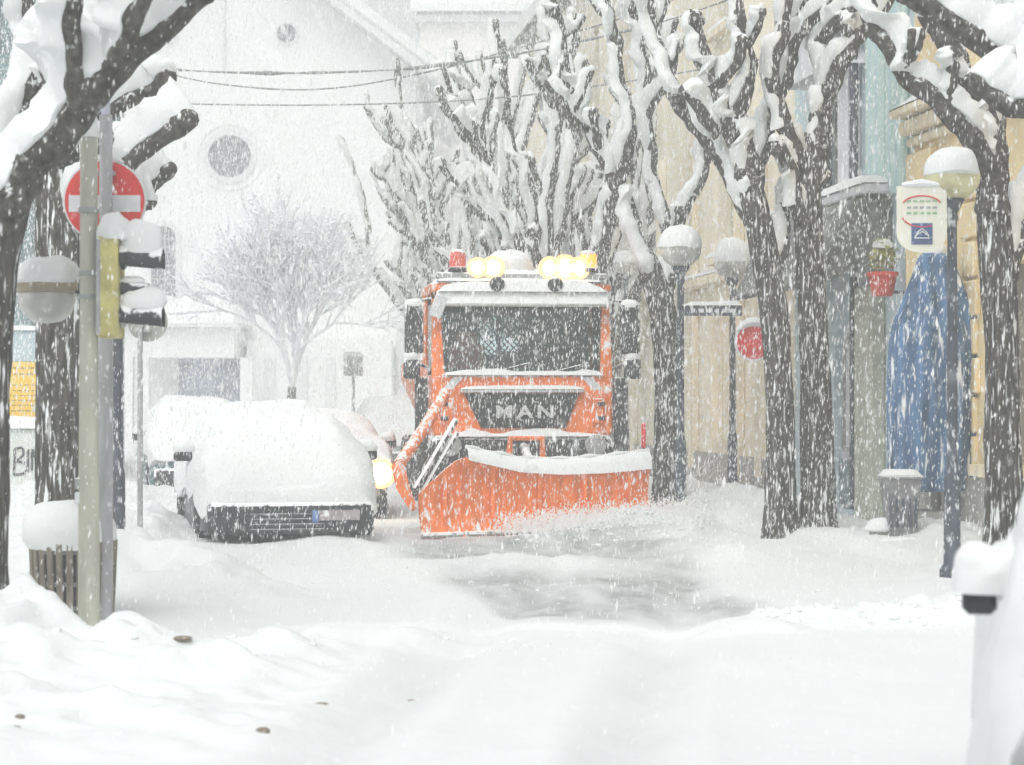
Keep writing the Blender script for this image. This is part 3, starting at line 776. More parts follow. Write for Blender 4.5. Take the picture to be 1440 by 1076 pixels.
# two trunks right of the plough
hand_tree(24.4, 1097, 757, 13, 'left-leaning pollarded tree, its trunk paired with another, next to the red disc sign',
    [(1097, 760, 0, .22), (1097, 700, 0, .175), (1096, 580, 0, .165), (1090, 450, 0, .16), (1076, 350, 0, .16), (1058, 275, 0, .15), (1050, 240, 0, .12)],
    [[(1062, 290, 0, .15), (1040, 205, 0, .13), (1012, 140, -.1, .115), (988, 70, -.2, .105), (978, 28, -.2, .10)],
     [(1056, 262, 0, .13), (1082, 160, .3, .12), (1106, 90, .4, .115), (1124, 10, .4, .11), (1130, -40, .4, .1)],
     [(1072, 335, 0, .13), (1025, 240, .3, .115), (986, 190, .4, .10), (950, 125, .4, .095), (925, 60, .5, .085), (905, -20, .5, .08)],
     [(1010, 190, -.1, .08), (985, 150, -.2, .075), (968, 128, -.2, .07)],
     [(1030, 180, 0, .1), (1052, 110, -.3, .09), (1045, 40, -.3, .085), (1028, -30, -.3, .08)],
     [(1085, 400, 0, .1), (1108, 290, .3, .085), (1102, 210, .3, .08)],
     [(1108, 85, .4, .08), (1140, 30, .2, .075), (1180, 0, .1, .07)]], 9, .125)
hand_tree(24.6, 1151, 757, 14, 'straight pollarded tree, the right-hand trunk of the close pair before the blue house',
    [(1151, 762, 0, .27), (1151, 715, 0, .205), (1149, 600, 0, .185), (1143, 450, 0, .17), (1137, 330, 0, .165), (1134, 250, 0, .165), (1138, 190, 0, .13)],
    [[(1136, 260, 0, .15), (1150, 180, 0, .14), (1160, 110, 0, .13), (1152, 40, .1, .12), (1160, -40, .1, .11)],
     [(1134, 270, 0, .12), (1108, 190, -.2, .11), (1090, 120, -.3, .1), (1100, 40, -.3, .09), (1110, -30, -.3, .08)],
     [(1156, 150, 0, .11), (1186, 80, -.3, .1), (1212, 20, -.3, .095), (1225, -40, -.3, .09)],
     [(1152, 60, 0, .09), (1178, 25, -.4, .085), (1205, -5, -.4, .08)],
     [(1140, 350, 0, .09), (1118, 260, -.2, .08), (1092, 205, -.3, .075)]], 7, .125)
# tree behind the second lamp
hand_tree(29.4, 938, 735, 15, 'pollarded tree leaning over the plough truck beside its right mirrors',
    [(938, 735, 0, .26), (938, 690, 0, .2), (938, 560, 0, .18), (932, 450, 0, .175), (914, 380, 0, .16), (900, 345, 0, .13)],
    [[(922, 400, 0, .15), (892, 325, 0, .13), (866, 255, 0, .12), (835, 185, 0, .11), (798, 110, 0, .1), (788, 50, 0, .09), (775, -20, 0, .08)],
     [(935, 440, 0, .12), (948, 330, .4, .10), (985, 250, .5, .09), (1006, 190, .5, .08)],
     [(940, 330, .4, .1), (918, 250, .6, .09), (905, 170, .6, .085), (898, 80, .6, .08), (880, 0, .6, .07)],
     [(870, 262, 0, .1), (886, 180, -.3, .09), (872, 110, -.3, .085), (858, 40, -.3, .08), (845, -30, -.3, .07)],
     [(835, 185, 0, .08), (812, 170, -.3, .075), (770, 120, -.4, .07)],
     [(905, 170, .6, .07), (935, 110, .4, .065), (948, 60, .4, .06)]], 9, .13)
pollard(803, 36.5, 21, 'hazy pollarded tree rising just behind the lit orange beacon', G1, 3.0, 8.4, 1.5, -.3, .2, 7)
pollard(722, 43.5, 22, 'pale pollarded tree over the middle of the truck roof', G1, 3.1, 9.0, 1.9, -.1, .2, 7)
pollard(652, 50.5, 23, 'faint pollarded tree above the red beacon on the truck', G1, 3.2, 9.8, 2.1, .0, .21, 8)
pollard(612, 58.0, 24, 'faintest pollarded tree, arching in front of the church corner', G1, 3.3, 9.4, 1.7, -.2, .21, 8)
pollard(862, 41.0, 25, 'hazy pollarded tree half hidden behind the leaning tree', G1, 3.1, 8.8, 1.6, .0, .18, 6)
# right edge
hand_tree(20.0, 1412, 760, 16, 'forked pollarded tree behind the yellow globe lamp, trunk before the ochre wall',
    [(1412, 780, 0, .24), (1411, 700, 0, .185), (1410, 600, 0, .17), (1408, 480, 0, .165), (1402, 390, 0, .165), (1396, 300, 0, .15), (1393, 240, 0, .12)],
    [[(1404, 420, 0, .12), (1428, 340, .2, .11), (1448, 270, .3, .1), (1475, 180, .3, .09)],
     [(1396, 300, 0, .14), (1394, 210, 0, .13), (1378, 150, 0, .12), (1352, 105, 0, .115), (1330, 55, 0, .105), (1305, 5, 0, .1), (1285, -40, 0, .09)],
     [(1395, 250, 0, .12), (1362, 190, -.3, .105), (1310, 140, -.4, .1), (1268, 100, -.4, .095), (1240, 50, -.4, .09), (1222, -15, -.4, .085)],
     [(1392, 215, 0, .1), (1404, 130, .3, .09), (1398, 50, .3, .085), (1380, -30, .3, .08)],
     [(1330, 150, -.4, .07), (1340, 100, -.5, .065), (1335, 75, -.5, .06)]], 6, .15)
hand_tree(17.0, 1580, 850, 17, 'snow-heaped limbs of a tree whose trunk stands beyond the photo edge',
    [(1580, 870, 0, .26), (1578, 760, 0, .2), (1570, 560, 0, .19), (1555, 350, 0, .18), (1540, 250, 0, .14)],
    [[(1550, 300, 0, .14), (1500, 185, 0, .125), (1440, 110, 0, .115), (1385, 65, 0, .11), (1330, 25, 0, .1), (1268, -15, 0, .09)],
     [(1500, 190, 0, .11), (1450, 150, -.3, .1), (1405, 145, -.3, .09), (1372, 110, -.3, .08)],
     [(1480, 150, 0, .1), (1440, 60, .4, .09), (1420, -20, .4, .08)]], 5, .22, G1)

# frosty small tree in front of the church
def frost_tree():
    Y = 57.0; x = (408 - CX) * Y / FPX; z0 = gz(x, Y) - .1
    t = thing('ornamental_tree', (x, Y, z0), 'small rounded tree with every twig frosted white in front of the church', 'tree')
    rnd = random.Random(5); seg = []
    def grow(p, d, l, r, lev):
        q = p + d * l; seg.append((p, q, r, r * .7, lev))
        if lev >= 6: return
        for _ in range((3, 4, 4, 3, 3, 2, 2)[lev]):
            nd = d + np.array([rnd.gauss(0, .36), rnd.gauss(0, .36), rnd.gauss(.08, .30)])
            nd /= np.linalg.norm(nd)
            grow(p + d * l * rnd.uniform(.55, 1.0), nd, l * rnd.uniform(.68, .9), max(.012, r * .66), lev + 1)
    base = np.array([x, Y, z0]); top = base + np.array([.05, 0, 2.0])
    MB().tube(spline([(*base, .17), (*(base + [0.03, 0, 1]), .12), (*top, .11)], 5)[:, :3], np.linspace(.17, .11, 11), 10, .1).build('trunk', LIMB, t, off=base)
    for i in range(5):
        a = i * 2 * math.pi / 5 + .3
        d = np.array([math.cos(a) * .30, math.sin(a) * .30, 1.0]); d /= np.linalg.norm(d)
        grow(top, d, 1.5, .075, 1)
    big, fine = MB(), MB()
    for (p, q, r, r2, lev) in seg:
        if lev <= 3: big.tube([p, (p + q) / 2 + np.array([rnd.gauss(0, .03), 0, .03]), q], [r, (r + r2) / 2, r2], 5)
        else: fine.tube([p, q], [r * 1.5 + .006, r2 + .006], 3)
    clump = MB(); ov = np.array([(1, 0, 0), (0, 1, 0), (-1, 0, 0), (0, -1, 0), (0, 0, .8), (0, 0, -.6)], float)
    of = [(0, 1, 4), (1, 2, 4), (2, 3, 4), (3, 0, 4), (1, 0, 5), (2, 1, 5), (3, 2, 5), (0, 3, 5)]
    for (p, q, r, r2, lev) in seg:
        if lev >= 4:
            for _ in range(3):
                c = p + (q - p) * rnd.random(); a = rnd.random() * 6.28; s_ = rnd.uniform(.025, .07)
                v = ov * (1 + .5 * np.array([rnd.uniform(-.6, .6) for _ in range(6)]))[:, None] * s_
                clump.add(np.stack([v[:, 0] * math.cos(a) - v[:, 1] * math.sin(a), v[:, 0] * math.sin(a) + v[:, 1] * math.cos(a), v[:, 2]], -1) + c + np.array([0, 0, .02]), of)
    sc_ = clump.build('snow', FROSTSNOW, t, False, off=base); sc_['kind'] = 'stuff'
    big.build('limbs', FROST, t, off=base)
    fine.build('crown', FROST, t, False, off=base)
frost_tree()

# ------------------------------------------------------------------ globe lamps
def globe_lamp(px, Y, py_c, rpx, label, gm=GLOBEG, group='globe street lamps', seed=0, cap=1.0):
    x = (px - CX) * Y / FPX; z0 = gz(x, Y) - .05; k = Y / FPX; R_ = rpx * k; zc = EYE + (HY - py_c) * k - z0
    t = thing('globe_lamp', (x, Y, z0), label, 'street lamp', group)
    pr = [(.11, 0), (.11, .1), (.075, .16), (.07, .9), (.058, .95), (.05, 1.0), (.042, zc - R_ * 1.6), (.055, zc - R_ * 1.5), (.05, zc - R_ * 1.4), (.045, zc - R_ * 1.3), (R_ * .42, zc - R_ * .86), (R_ * .46, zc - R_ * .78), (.03, zc - R_ * .76)]
    MB().lathe(pr, n=16).build('post', LPOST, t)
    MB().lathe([(R_ * .34, -R_ * .77)] + [(R_ * math.cos(a), R_ * .84 * math.sin(a)) for a in np.linspace(-1.15, 1.5, 16)], (0, 0, zc), 28).build('globe', gm, t)
    MB().dome((0, 0, zc + R_ * .12), R_ * 1.07, R_ * 1.07, R_ * (.98 * cap), .06, seed, .1, pw=2.2).build('snow_cap', SNOW, t)
    return t
globe_lamp(1339, 18.5, 250, 39, 'globe lamp with yellow glass and a thick snow cap beside the shield sign', GLOBE, seed=1, cap=1.05)
globe_lamp(957, 27.4, 352, 29, 'grey globe lamp with snow cap on the post in front of the leaning tree', GLOBEG, seed=2)
globe_lamp(1030, 31.4, 372, 25, 'globe lamp behind the bracket plate, before the beige house', GLOBEG, seed=3, cap=1.5)
globe_lamp(880, 40.0, 372, 18, 'small distant globe lamp seen past the truck mirrors', GLOBEG, seed=4)
globe_lamp(166, 20.9, 222, 34, 'globe lamp behind the no entry sign on a dark blue post', GLOBE, seed=5, cap=1.5)

# bracket plate on the second lamp
def bracket_plate():
    Y = 27.25; k = Y / FPX
    a = at(962, 437, Y)
    t = thing('bracket_sign', a, 'dark horizontal street name plate on a bracket under the grey globe lamp', 'sign')
    MB().box((.37, 0, 0), (.74, .03, .13), bevel=.01).build('plate', LPOST, t, False)
    MB().cyl((-.06, .02, 0), (.0, .02, 0), .02).build('bracket', LPOST, t)
    MB().slab(0, .74, -.03, .03, .065, .06, 3, 10, 5).build('snow', SNOW, t)
    for i in range(6): MB().box((.12 + i * .1, -.018, .0), (.045 + .02 * (i % 3), .004, .05)).build('letter', SIGNGREY, t, False)
bracket_plate()
def red_disc():
    Y = 27.2; c = at(1059, 481, Y); x = c[0] + .23; z0 = gz(x, Y) - .05
    t = thing('red_disc_sign', (x, Y, z0), 'round red sign capped with snow, half covered by the leaning trunk', 'sign')
    MB().cyl((0, 0, 0), (0, 0, 3.3), .03).build('post', LPOST, t)
    d = MB().lathe([(.001, 0), (.225, 0), (.225, .02), (.001, .02)], (-.23, -.07, c[2] - z0), 30, 'y').build('disc', RED, t)
    m = MB(); ringprism(m, circle(-.23, c[2] - z0, .25, 30), circle(-.23, c[2] - z0, .222, 30), -.095, -.06); m.build('rim', SIGNGREY, d)
    MB().tube([(-.23 + .25 * math.cos(a), -.08, c[2] - z0 + .25 * math.sin(a)) for a in np.linspace(.5, 2.7, 10)], np.array([.012, .03, .045, .055, .06, .06, .055, .045, .03, .012]), 8, .2).build('snow_cap', SNOW, t)
    MB().cyl((0, -.05, c[2] - z0), (-.3, -.045, c[2] - z0), .014).build('bracket', LPOST, t)
    y_ = MB().lathe([(.03, 0), (.10, .02), (.12, .12), (.10, .2), (.02, .22)], (-.1, .0, 3.0), 16).build('warning_lamp', mat('amber', (.55, .42, .12), .4, .2, 6, 0, plaster=.1), t)
    MB().dome((-.1, 0, 3.17), .14, .14, .14, .2, 3).build('snow_cap', SNOW, y_)
red_disc()

# shield sign at the right lamp
def shield():
    Y = 18.35; c = at(1296, 308, Y)
    k = Y / FPX; w_, h_ = 35 * k, 50 * k
    t = thing('shield_sign', c, 'white shield-shaped sign with red arc and dark blue square next to yellow globe lamp', 'sign')
    pts = [(-w_, h_ * .92), (w_, h_ * .92)] + [(w_ * math.cos(a), -h_ * .45 + h_ * .5 * math.sin(a)) for a in np.linspace(0, -math.pi, 14)]
    b = MB().prism(pts, -.012, .012).build('board', mat('sign_cream', (.72, .72, .62), .5, .06, 5, .02, plaster=.04), t, False)
    sq = MB().box((0, -.017, -h_ * .42), (w_ * .85, .008, w_ * .85), bevel=.002).build('blue_square', SIGNBLUE, b, False)
    m = MB(); m.tube([(x * w_ * .3, -.024, -h_ * .42 + z * w_ * .3) for (x, z) in ((-1, -.6), (-.6, .2), (0, .7), (.6, .2), (1, -.6), (-1, -.6))], .006, 6)
    m.tube([(-.06, -.024, -h_ * .42 - .02), (0, -.024, -h_ * .42 + .02), (.06, -.024, -h_ * .42 - .02)], .006, 6); m.build('emblem', SIGNGREY, sq)
    MB().tube([(w_ * .8 * math.cos(a), -.016, h_ * .12 + h_ * .35 * math.sin(a)) for a in np.linspace(R(195), R(300), 12)], .007, 6).build('red_arc', RED, b)
    MB().tube([(w_ * .8 * math.cos(a), -.016, h_ * .35 + h_ * .30 * math.sin(a)) for a in np.linspace(R(20), R(160), 12)], .006, 6).build('red_arc', RED, b)
    for i, zz in enumerate((.5, .32, .16)):
        for j in range(5): MB().box(((-.52 + .26 * j) * w_, -.015, h_ * zz), (w_ * .17, .005, .018)).build('letter', (SIGNGRN, GREYM, SIGNGRN)[i], b, False)
    MB().tube([(-w_ * .8, 0, h_ * .95), (0, 0, h_ * 1.0), (w_ * .8, 0, h_ * .95)], [.02, .035, .02], 8, .2).build('snow_cap', SNOW, t)
    xp = at(1339, 0, 18.5)[0] - c[0]
    MB().cyl((w_ * .9, .02, h_ * .5 - .25), (xp - .0, .1, h_ * .5 - .25), .016).build('bracket', LPOST, t)
shield()

# ------------------------------------------------------------------ left pole cluster
def signal_pole():
    Y = 14.8; x = (125 - CX) * Y / FPX; z0 = -.1; k = Y / FPX
    Z = lambda py: EYE + (HY - py) * k - z0
    t = thing('traffic_signal', (x, Y, z0), 'pale traffic signal pole with a yellow-backed signal head under a heap of snow', 'traffic light')
    MB().lathe([(.075, 0), (.072, 1.0), (.065, 2.0), (.060, Z(192)), (.05, Z(190))], n=20).build('pole', POLE, t)
    MB().dome((0, 0, Z(190)), .075, .075, .17, .1, 4, .12).build('snow_cap', SNOW, t)
    for py in (345 + 40, 345 + 72, 296): MB().lathe([(.068, -.018), (.074, -.018), (.074, .018), (.068, .018)], (0, 0, Z(py)), 18).build('clamp', GREYM, t)
    for py in (680, 700): MB().box((-.065, -.03, Z(py)), (.05, .03, .08), bevel=.006).build('junction_plate', GREYM if py == 680 else SIGNGREY, t, False)
    # head: the yellow back plate turned to the camera, visors pointing right
    hx = .085
    b = MB().box((hx + .07, -.02, Z(405)), (.145, .30, .70), bevel=.02).build('signal_head', SIGBOX, t, False)
    MB().box((hx + .012, -.05, Z(405)), (.03, .255, .66), bevel=.004).build('mounting_strip', GREYM, b, False)
    for i, py in enumerate((362, 404, 443)):
        rr, ln = (.098, .29) if i != 1 else (.06, .19)
        th = np.linspace(R(-35), R(215), 16); V = []; n = len(th)
        for (xx, ra, dz) in ((hx + .145, rr, 0), (hx + .145 + ln, rr * .92, -.03)):
            for off in (0, .008): V += [(xx, (ra - off) * math.cos(a) - .02, Z(py) + dz + (ra - off) * math.sin(a)) for a in th]
        F = []
        for j in range(n - 1):
            F += [(j, j + 1, 2 * n + j + 1, 2 * n + j), (n + j + 1, n + j, 3 * n + j, 3 * n + j + 1), (2 * n + j, 2 * n + j + 1, 3 * n + j + 1, 3 * n + j)]
        vsr = MB().add(V, F).build('visor', BLACKP, b)
        MB().lathe([(.001, 0), (rr * .93, 0), (rr * .85, .03), (.001, .045)], (hx + .146, -.02, Z(py)), 18, 'x').build('lens', GREYM if i == 2 else BLACKP, b)
        if i != 1:
            MB().dome((hx + .15 + ln * .45, -.02, Z(py) + rr * .78), ln * .56, rr * .98, .10 if i else .15, .35, 8 + i, .2).build('snow', SNOW, vsr)
        else:
            MB().dome((hx + .15 + ln * .4, -.02, Z(py) + rr * .7), ln * .45, rr * .9, .035, .3, 10, .2).build('snow', SNOW, vsr)
    MB().dome((hx + .10, -.02, Z(335)), .13, .17, .16, .1, 6, .2).build('snow_cap', SNOW, b)
    # lantern on the other side
    return t
signal_pole()

def lantern():
    Y = 15.0; c = at(66, 405, Y)
    t = thing('hanging_lantern', c, 'wide brown lantern with snow on its hood bracketed to the signal pole', 'lamp')
    MB().lathe([(.02, .14), (.12, .13), (.2, .08), (.215, .03), (.215, -.03), (.19, -.04)], n=26).build('hood', mat('lantern_brown', (.30, .26, .18), .6, .25, 7, .1, plaster=.09), t)
    MB().lathe([(.195, -.03), (.2, -.09), (.17, -.18), (.1, -.235), (.01, -.25)], n=26).build('glass', GLOBEG, t)
    MB().dome((0, 0, .045), .225, .225, .19, .12, 3, .14).build('snow_cap', SNOW, t)
    xp = at(125, 0, 14.8)[0] - c[0]
    MB().tube([(.19, 0, 0), (.24, -.05, -.05), (xp, -.2, -.1)], .018, 8).build('bracket', LPOST, t)
lantern()

def no_entry():
    Y = 15.6; x = (149 - CX) * Y / FPX; z0 = gz(x, Y) - .08; k = Y / FPX; zc = EYE + (HY - 281) * k - z0
    t = thing('no_entry_sign', (x, Y, z0), 'round red no entry sign with white bar, partly covered by the two poles', 'sign')
    MB().cyl((0, 0, 0), (0, 0, zc + .62), .052, .048, 18).build('post', POLE2, t)
    MB().cyl((0, 0, zc + .45), (0, 0, zc + .8), .035, .03, 12).build('post_top', mat('post_lilac', (.45, .46, .55), .6, .15, 6, .05, plaster=.08), t)
    cx = at(147.5, 0, Y + .1)[0] - x
    r = 58.5 * (Y + .1) / FPX
    d = MB().lathe([(.001, -.008), (r, -.008), (r, .008), (.001, .008)], (cx, .1, zc), 44, 'y').build('disc', SIGNGREY, t)
    MB().lathe([(.001, 0), (r * .955, 0), (r * .955, .003), (.001, .003)], (cx, .0895, zc), 44, 'y').build('red_field', RED, d)
    MB().box((cx, .085, zc - .02), (r * 1.72, .004, r * .40), bevel=.001).build('white_bar', SIGNGREY, d, False)
    for dz in (-.2, .2): MB().box((cx * .5, .055, zc + dz), (.14, .07, .03)).build('clamp', GREYM, t, False)
    MB().tube([(cx + r * math.cos(a), .1, zc + r * math.sin(a) + .01) for a in np.linspace(1.1, 2.1, 8)], [.01, .022, .028, .03, .03, .028, .022, .01], 8, .25).build('snow_cap', SNOW, t)
no_entry()

def litter_bin():
    Y = 15.75; x = (103 - CX) * Y / FPX; z0 = -.05; k = Y / FPX
    t = thing('litter_bin', (x, Y, z0), 'round slatted litter bin topped with a thick cushion of snow', 'litter bin')
    Z = lambda py: EYE + (HY - py) * k - z0
    top = Z(762); r0, r1 = .275, .30
    MB().lathe([(r0 - .03, .03), (r1 - .03, top - .02), (r1 - .06, top - .02), (r0 - .06, .06)], n=26).build('liner', BLACKP, t)
    for zz in (.12, top * .5, top - .06): MB().lathe([(r0 - .02 + (r1 - r0) * zz / top, -.015), (r0 + .002 + (r1 - r0) * zz / top, -.015), (r0 + .002 + (r1 - r0) * zz / top, .015), (r0 - .02 + (r1 - r0) * zz / top, .015)], (0, 0, zz), 28).build('hoop', GREYM, t)
    n = 26; me0 = None
    for i in range(n):
        a = i / n * 2 * math.pi
        if me0 is None:
            o = MB().box((0, 0, 0), (.05, .022, top), bevel=.006).build('slat', WOODS, t, False); me0 = o.data
        else:
            o = bpy.data.objects.new('slat', me0); S.collection.objects.link(o); o.parent = t
        rr = (r0 + r1) / 2 + .012
        o.location = (rr * math.cos(a), rr * math.sin(a), top / 2 + .01 + .006 * math.sin(i * 2.3)); o.rotation_euler = (-math.atan((r1 - r0) / top) * 1.0, 0, a - math.pi / 2)
    MB().dome((0, 0, top + .0), .345, .345, Z(708) - top, .16, 9, .10, 30, 10, 3.4).build('snow_cap', SNOW, t)
    o = MB().box((.14, -.2, top + .27), (.035, .05, .36), bevel=.008).build('hood_post', BLACKP, t, False)
    MB().dome((.14, -.2, top + .44), .055, .055, .10, .2, 2).build('snow', SNOW, o)
litter_bin()

def thin_sign():
    Y = 22.6; x = (197 - CX) * Y / FPX; z0 = gz(x, Y) - .1; k = Y / FPX; zc = EYE + (HY - 452) * k - z0
    t = thing('sign_seen_from_behind', (x, Y, z0), 'thin grey post carrying a round sign seen from behind, near the traffic signal', 'sign')
    MB().cyl((0, 0, 0), (0, 0, zc + .22), .03, .028, 12).build('post', POLE2, t)
    MB().lathe([(.001, -.006), (.215, -.006), (.215, .006), (.001, .006)], (.07, .05, zc), 34, 'y').build('disc', mat('sign_back', (.33, .34, .31), .5, .2, 6, .05, plaster=.1), t)
    for dz in (-.1, .1): MB().box((.03, .02, zc + dz), (.16, .03, .025)).build('clamp', GREYM, t, False)
    MB().tube([(.07 + .215 * math.cos(a), .05, zc + .215 * math.sin(a) + .01) for a in np.linspace(.7, 2.4, 8)], [.01, .025, .03, .034, .034, .03, .025, .01], 8, .2).build('snow_cap', SNOW, t)
thin_sign()

def cabinet_and_poster():
    Y = 32.5; k = Y / FPX; x0, x1 = (-60 - CX) * k, (74 - CX) * k; zt = EYE + (HY - 603) * k; z0 = -.1
    t = thing('utility_cabinet', ((x0 + x1) / 2, Y, z0), 'pale grey cabinet with black spray-painted letters BIM and snow on top', 'cabinet')
    w_ = x1 - x0
    MB().box((0, .25, (zt - z0) / 2 + .1), (w_, .5, zt - z0 - .2), bevel=.015).build('body', mat('cabinet_grey', (.58, .62, .58), .6, .08, 4, .05, plaster=.04), t, False)
    MB().box((0, .25, .1), (w_ + .04, .54, .2)).build('base', PLINTH, t, False)
    for q in (-.25, .25): MB().box((q * w_, -.006, (zt - z0) / 2 + .1), (w_ * .47, .012, zt - z0 - .3), bevel=.004).build('door', mat('cabinet_door', (.60, .64, .60), .6, .08, 4, .05), t, False)
    MB().slab(-w_ / 2 - .03, w_ / 2 + .03, -.05, .55, zt - z0, .17, 4, 16, 8).build('snow_cap', SNOW, t)
    # the sprayed letters, stroke by stroke
    X = lambda px: (px - CX) * k - (x0 + x1) / 2
    Zz = lambda py: EYE + (HY - py) * k - z0
    g = [[(20, 668), (21, 632)], [(21, 632), (31, 630), (33, 640), (22, 649)], [(22, 649), (36, 652), (35, 665), (20, 668)],
         [(39, 664), (40, 632)], [(45, 662), (46, 632), (52, 648), (59, 630), (60, 662)], [(9, 645), (14, 646)]]
    for i, st in enumerate(g):
        MB().tube(spline([(X(a), -.016, Zz(b)) for a, b in st], 5), .02, 7).build('graffiti_stroke', INK, t)
    Y2 = 33.6; k = Y2 / FPX; c = at(28, 552, Y2); z1 = gz(c[0], Y2) - .05
    b = thing('notice_board', (c[0], Y2, z1), 'bright yellow notice board with lines of small print above the cabinet', 'notice board')
    w_, h_ = 70 * k, 86 * k; zc = c[2] - z1
    for q in (-.42, .42): MB().cyl((q * w_, .03, 0), (q * w_, .03, zc + h_ * .95), .022).build('post', GREYM, b)
    bo = MB().box((0, 0, zc), (w_, .03, h_), bevel=.005).build('panel', YELLOW, b, False)
    MB().box((0, .0, zc + h_ * .76), (w_, .03, h_ * .5), bevel=.005).build('header_panel', mat('header_blue', (.42, .52, .56), .6, .1, 5, .02), b, False)
    rnd = random.Random(3); m = MB()
    for row, zz in enumerate((.40, .30, .12, .03, -.05, -.13, -.21, -.30)):
        xx = -.42
        while xx < .38:
            l_ = rnd.uniform(.05, .13) if row > 1 else rnd.uniform(.07, .16)
            m.box(((xx + l_ / 2) * w_, -.018, zc + zz * h_), (l_ * w_, .004, .018 if row > 1 else .03)); xx += l_ + .035
    m.build('print', mat('print_brown', (.42, .24, .05), .7, .1, 8, 0), bo, False)
    MB().slab(-w_ / 2, w_ / 2, -.05, .05, zc + h_ * 1.01, .09, 3, 10, 5).build('snow_cap', SNOW, b)
cabinet_and_poster()

# ------------------------------------------------------------------ cars
def car(name, loc, rz, label, body, cover, seed, L=3.7, W=1.74, H=1.5, thick=.16, low_f=.36, low_s=.52, lit=None, group='snowed-in cars', low_r=None, lumps=.10, tumble=.24, side=.05, windows=False, mirrors=(1, -1), front_snow=True):
    """local -y is the nose"""
    t = thing(name, loc, label, 'car', group, rz)
    s = L / 3.7
    st = np.array([(0, .72, .64), (.05, .86, .76), (.2, .96, .86), (.5, .99, .93), (.85, 1.0, 1.0), (1.1, 1.0, 1.12), (1.55, .99, H - .07), (1.9, .985, H), (2.7, .97, H), (3.15, .96, H - .07), (3.45, .95, H - .28), (3.62, .9, .95), (3.7, .78, .7)])
    st[:, 0] *= s
    sp = spline(st, 4)
    n = 26; ph = np.linspace(0, math.pi, n)
    def shell(off_t, off_s, zlow, noise, y_ext, rough):
        rings = []
        for (y, wf, zt) in sp:
            f = y / L; yy = y + y_ext * (f * 2 - 1)
            hw = W / 2 * wf + off_s; z1 = zt + off_t * (1 if not rough else sst(0, .06, f) * .6 + .4 + 1.3 * gauss(np.array(f), np.array(0.), .24, 0., .13, 1.)) - (0); zb = zlow(f)
            cx = np.sign(np.cos(ph)) * np.abs(np.cos(ph)) ** .36; sz = np.sin(ph) ** .48
            z = zb + (z1 - zb) * sz
            tum = 1 - tumble * np.clip((z - .92) / .6, 0, 1)
            q = np.stack([cx * hw * tum, 0 * ph + yy, z], -1)
            if rough:
                wn_ = np.array(loc) * 1.0
                d = fbm((q + wn_) * 1.6, 3, seed) * noise + fbm((q + wn_) * 6, 2, seed + 4) * noise * .5
                q = q + np.stack([np.sign(cx) * d * .6 * np.abs(cx), 0 * d, d * sz], -1)
                q[0, 2] += .35 * noise * fbm((q[0] + wn_)[None] * 5, 2, seed)[0] * 3; q[-1, 2] += .35 * noise * fbm((q[-1] + wn_)[None] * 5, 2, seed)[0] * 3
            rings.append(q)
        return rings
    MB().rings(shell(0, 0, lambda f: .2, 0, 0, False)).build('body', body, t)
    if windows:
        MB().box((0, 1.42 * s, 1.16), (W * .74, .03, .5), rx=-R(58) + math.pi / 2 * 0, bevel=.01).build('windscreen', CGLASS, t, False)
    def _hood(f): return 0
    def zl(f): return low_f + (low_s - low_f) * float(sst(.0, .12, f)) + .05 * math.sin(f * 23 + seed) + (0 if low_r is None else (low_r - low_s) * float(sst(.8, .99, f)))
    if cover:
        rg = shell(thick, side, zl, lumps, .05, True)
        a = rg[0].copy(); a[:, 0] *= .86; a[:, 1] -= .02; a[:, 2] = zl(0) + (a[:, 2] - zl(0)) * .92
        MB().rings([a] + rg).build('snow_cover', SNOW, t)
    # bumper, grille slats, plate
    m = MB().box((0, -.03, .34), (W * .94, .16, .34), bevel=.06); bp_ = m.build('bumper', BLACKP, t)
    for i in range(4): MB().box((-.05, -.117, .22 + i * .055), (W * .42, .012, .022), bevel=.004).build('grille_slat', CARD, bp_, False)
    MB().box((W * .27, -.118, .37), (.44, .014, .11), bevel=.004).build('number_plate', PLATE, bp_, False)
    MB().box((W * .27 - .26, -.118, .36), (.07, .016, .13), bevel=.004).build('plate_badge', BLUEB, bp_, False)
    for sg in (-1, 1):
        on = lit is not None and lit == sg; hl = MB().lathe([(.001, 0), (.12, .0), (.105, .03), (.001, .06)], (sg * W * (.41 if on else .37), -.12 if on else .06, .62), 16, 'y').build('headlight', HEADL if (lit is not None and lit == sg) else GREYM, t)
        if on:
            for ra, rb, mt in ((.12, .16, HALO), (.16, .20, HALO2)):  # painted glow round the lit headlight, no real rim
                m = MB(); ringprism(m, circle(sg * W * (.41 if on else .37), .62, rb, 22), circle(sg * W * (.41 if on else .37), .62, ra, 22), -.15 if ra < .15 else -.145, -.1); m.build('headlight_halo', mt, hl)
    for sg in (-1, 1):
        for y in (.72 * s, 3.0 * s):
            w_ = MB().lathe([(.2, -.1), (.29, -.1), (.305, -.06), (.305, .06), (.29, .1), (.2, .1)], (sg * (W / 2 - .1), y, .3), 24, 'x').build('wheel', TYRE, t)
            MB().lathe([(.001, .07), (.19, .08), (.2, .09), (.2, .06), (.001, .05)], (sg * (W / 2 - .1) if sg > 0 else sg * (W / 2 - .1) - .14, y, .3), 20, 'x').build('rim', GREYM, w_)
    for sg in mirrors:
        mi = MB().box((sg * (W / 2 + .1), 1.22 * s, 1.0), (.2, .11, .15), bevel=.035).build('mirror', BLACKP, t)
        if cover: MB().dome((sg * (W / 2 + .08), 1.2 * s, 1.06), .12, .10, .10, .3, seed + 3, .2).build('snow', SNOW, mi)
    return t
RZ = R(13.5)
cx0 = at(408, 0, 22.9)[0]
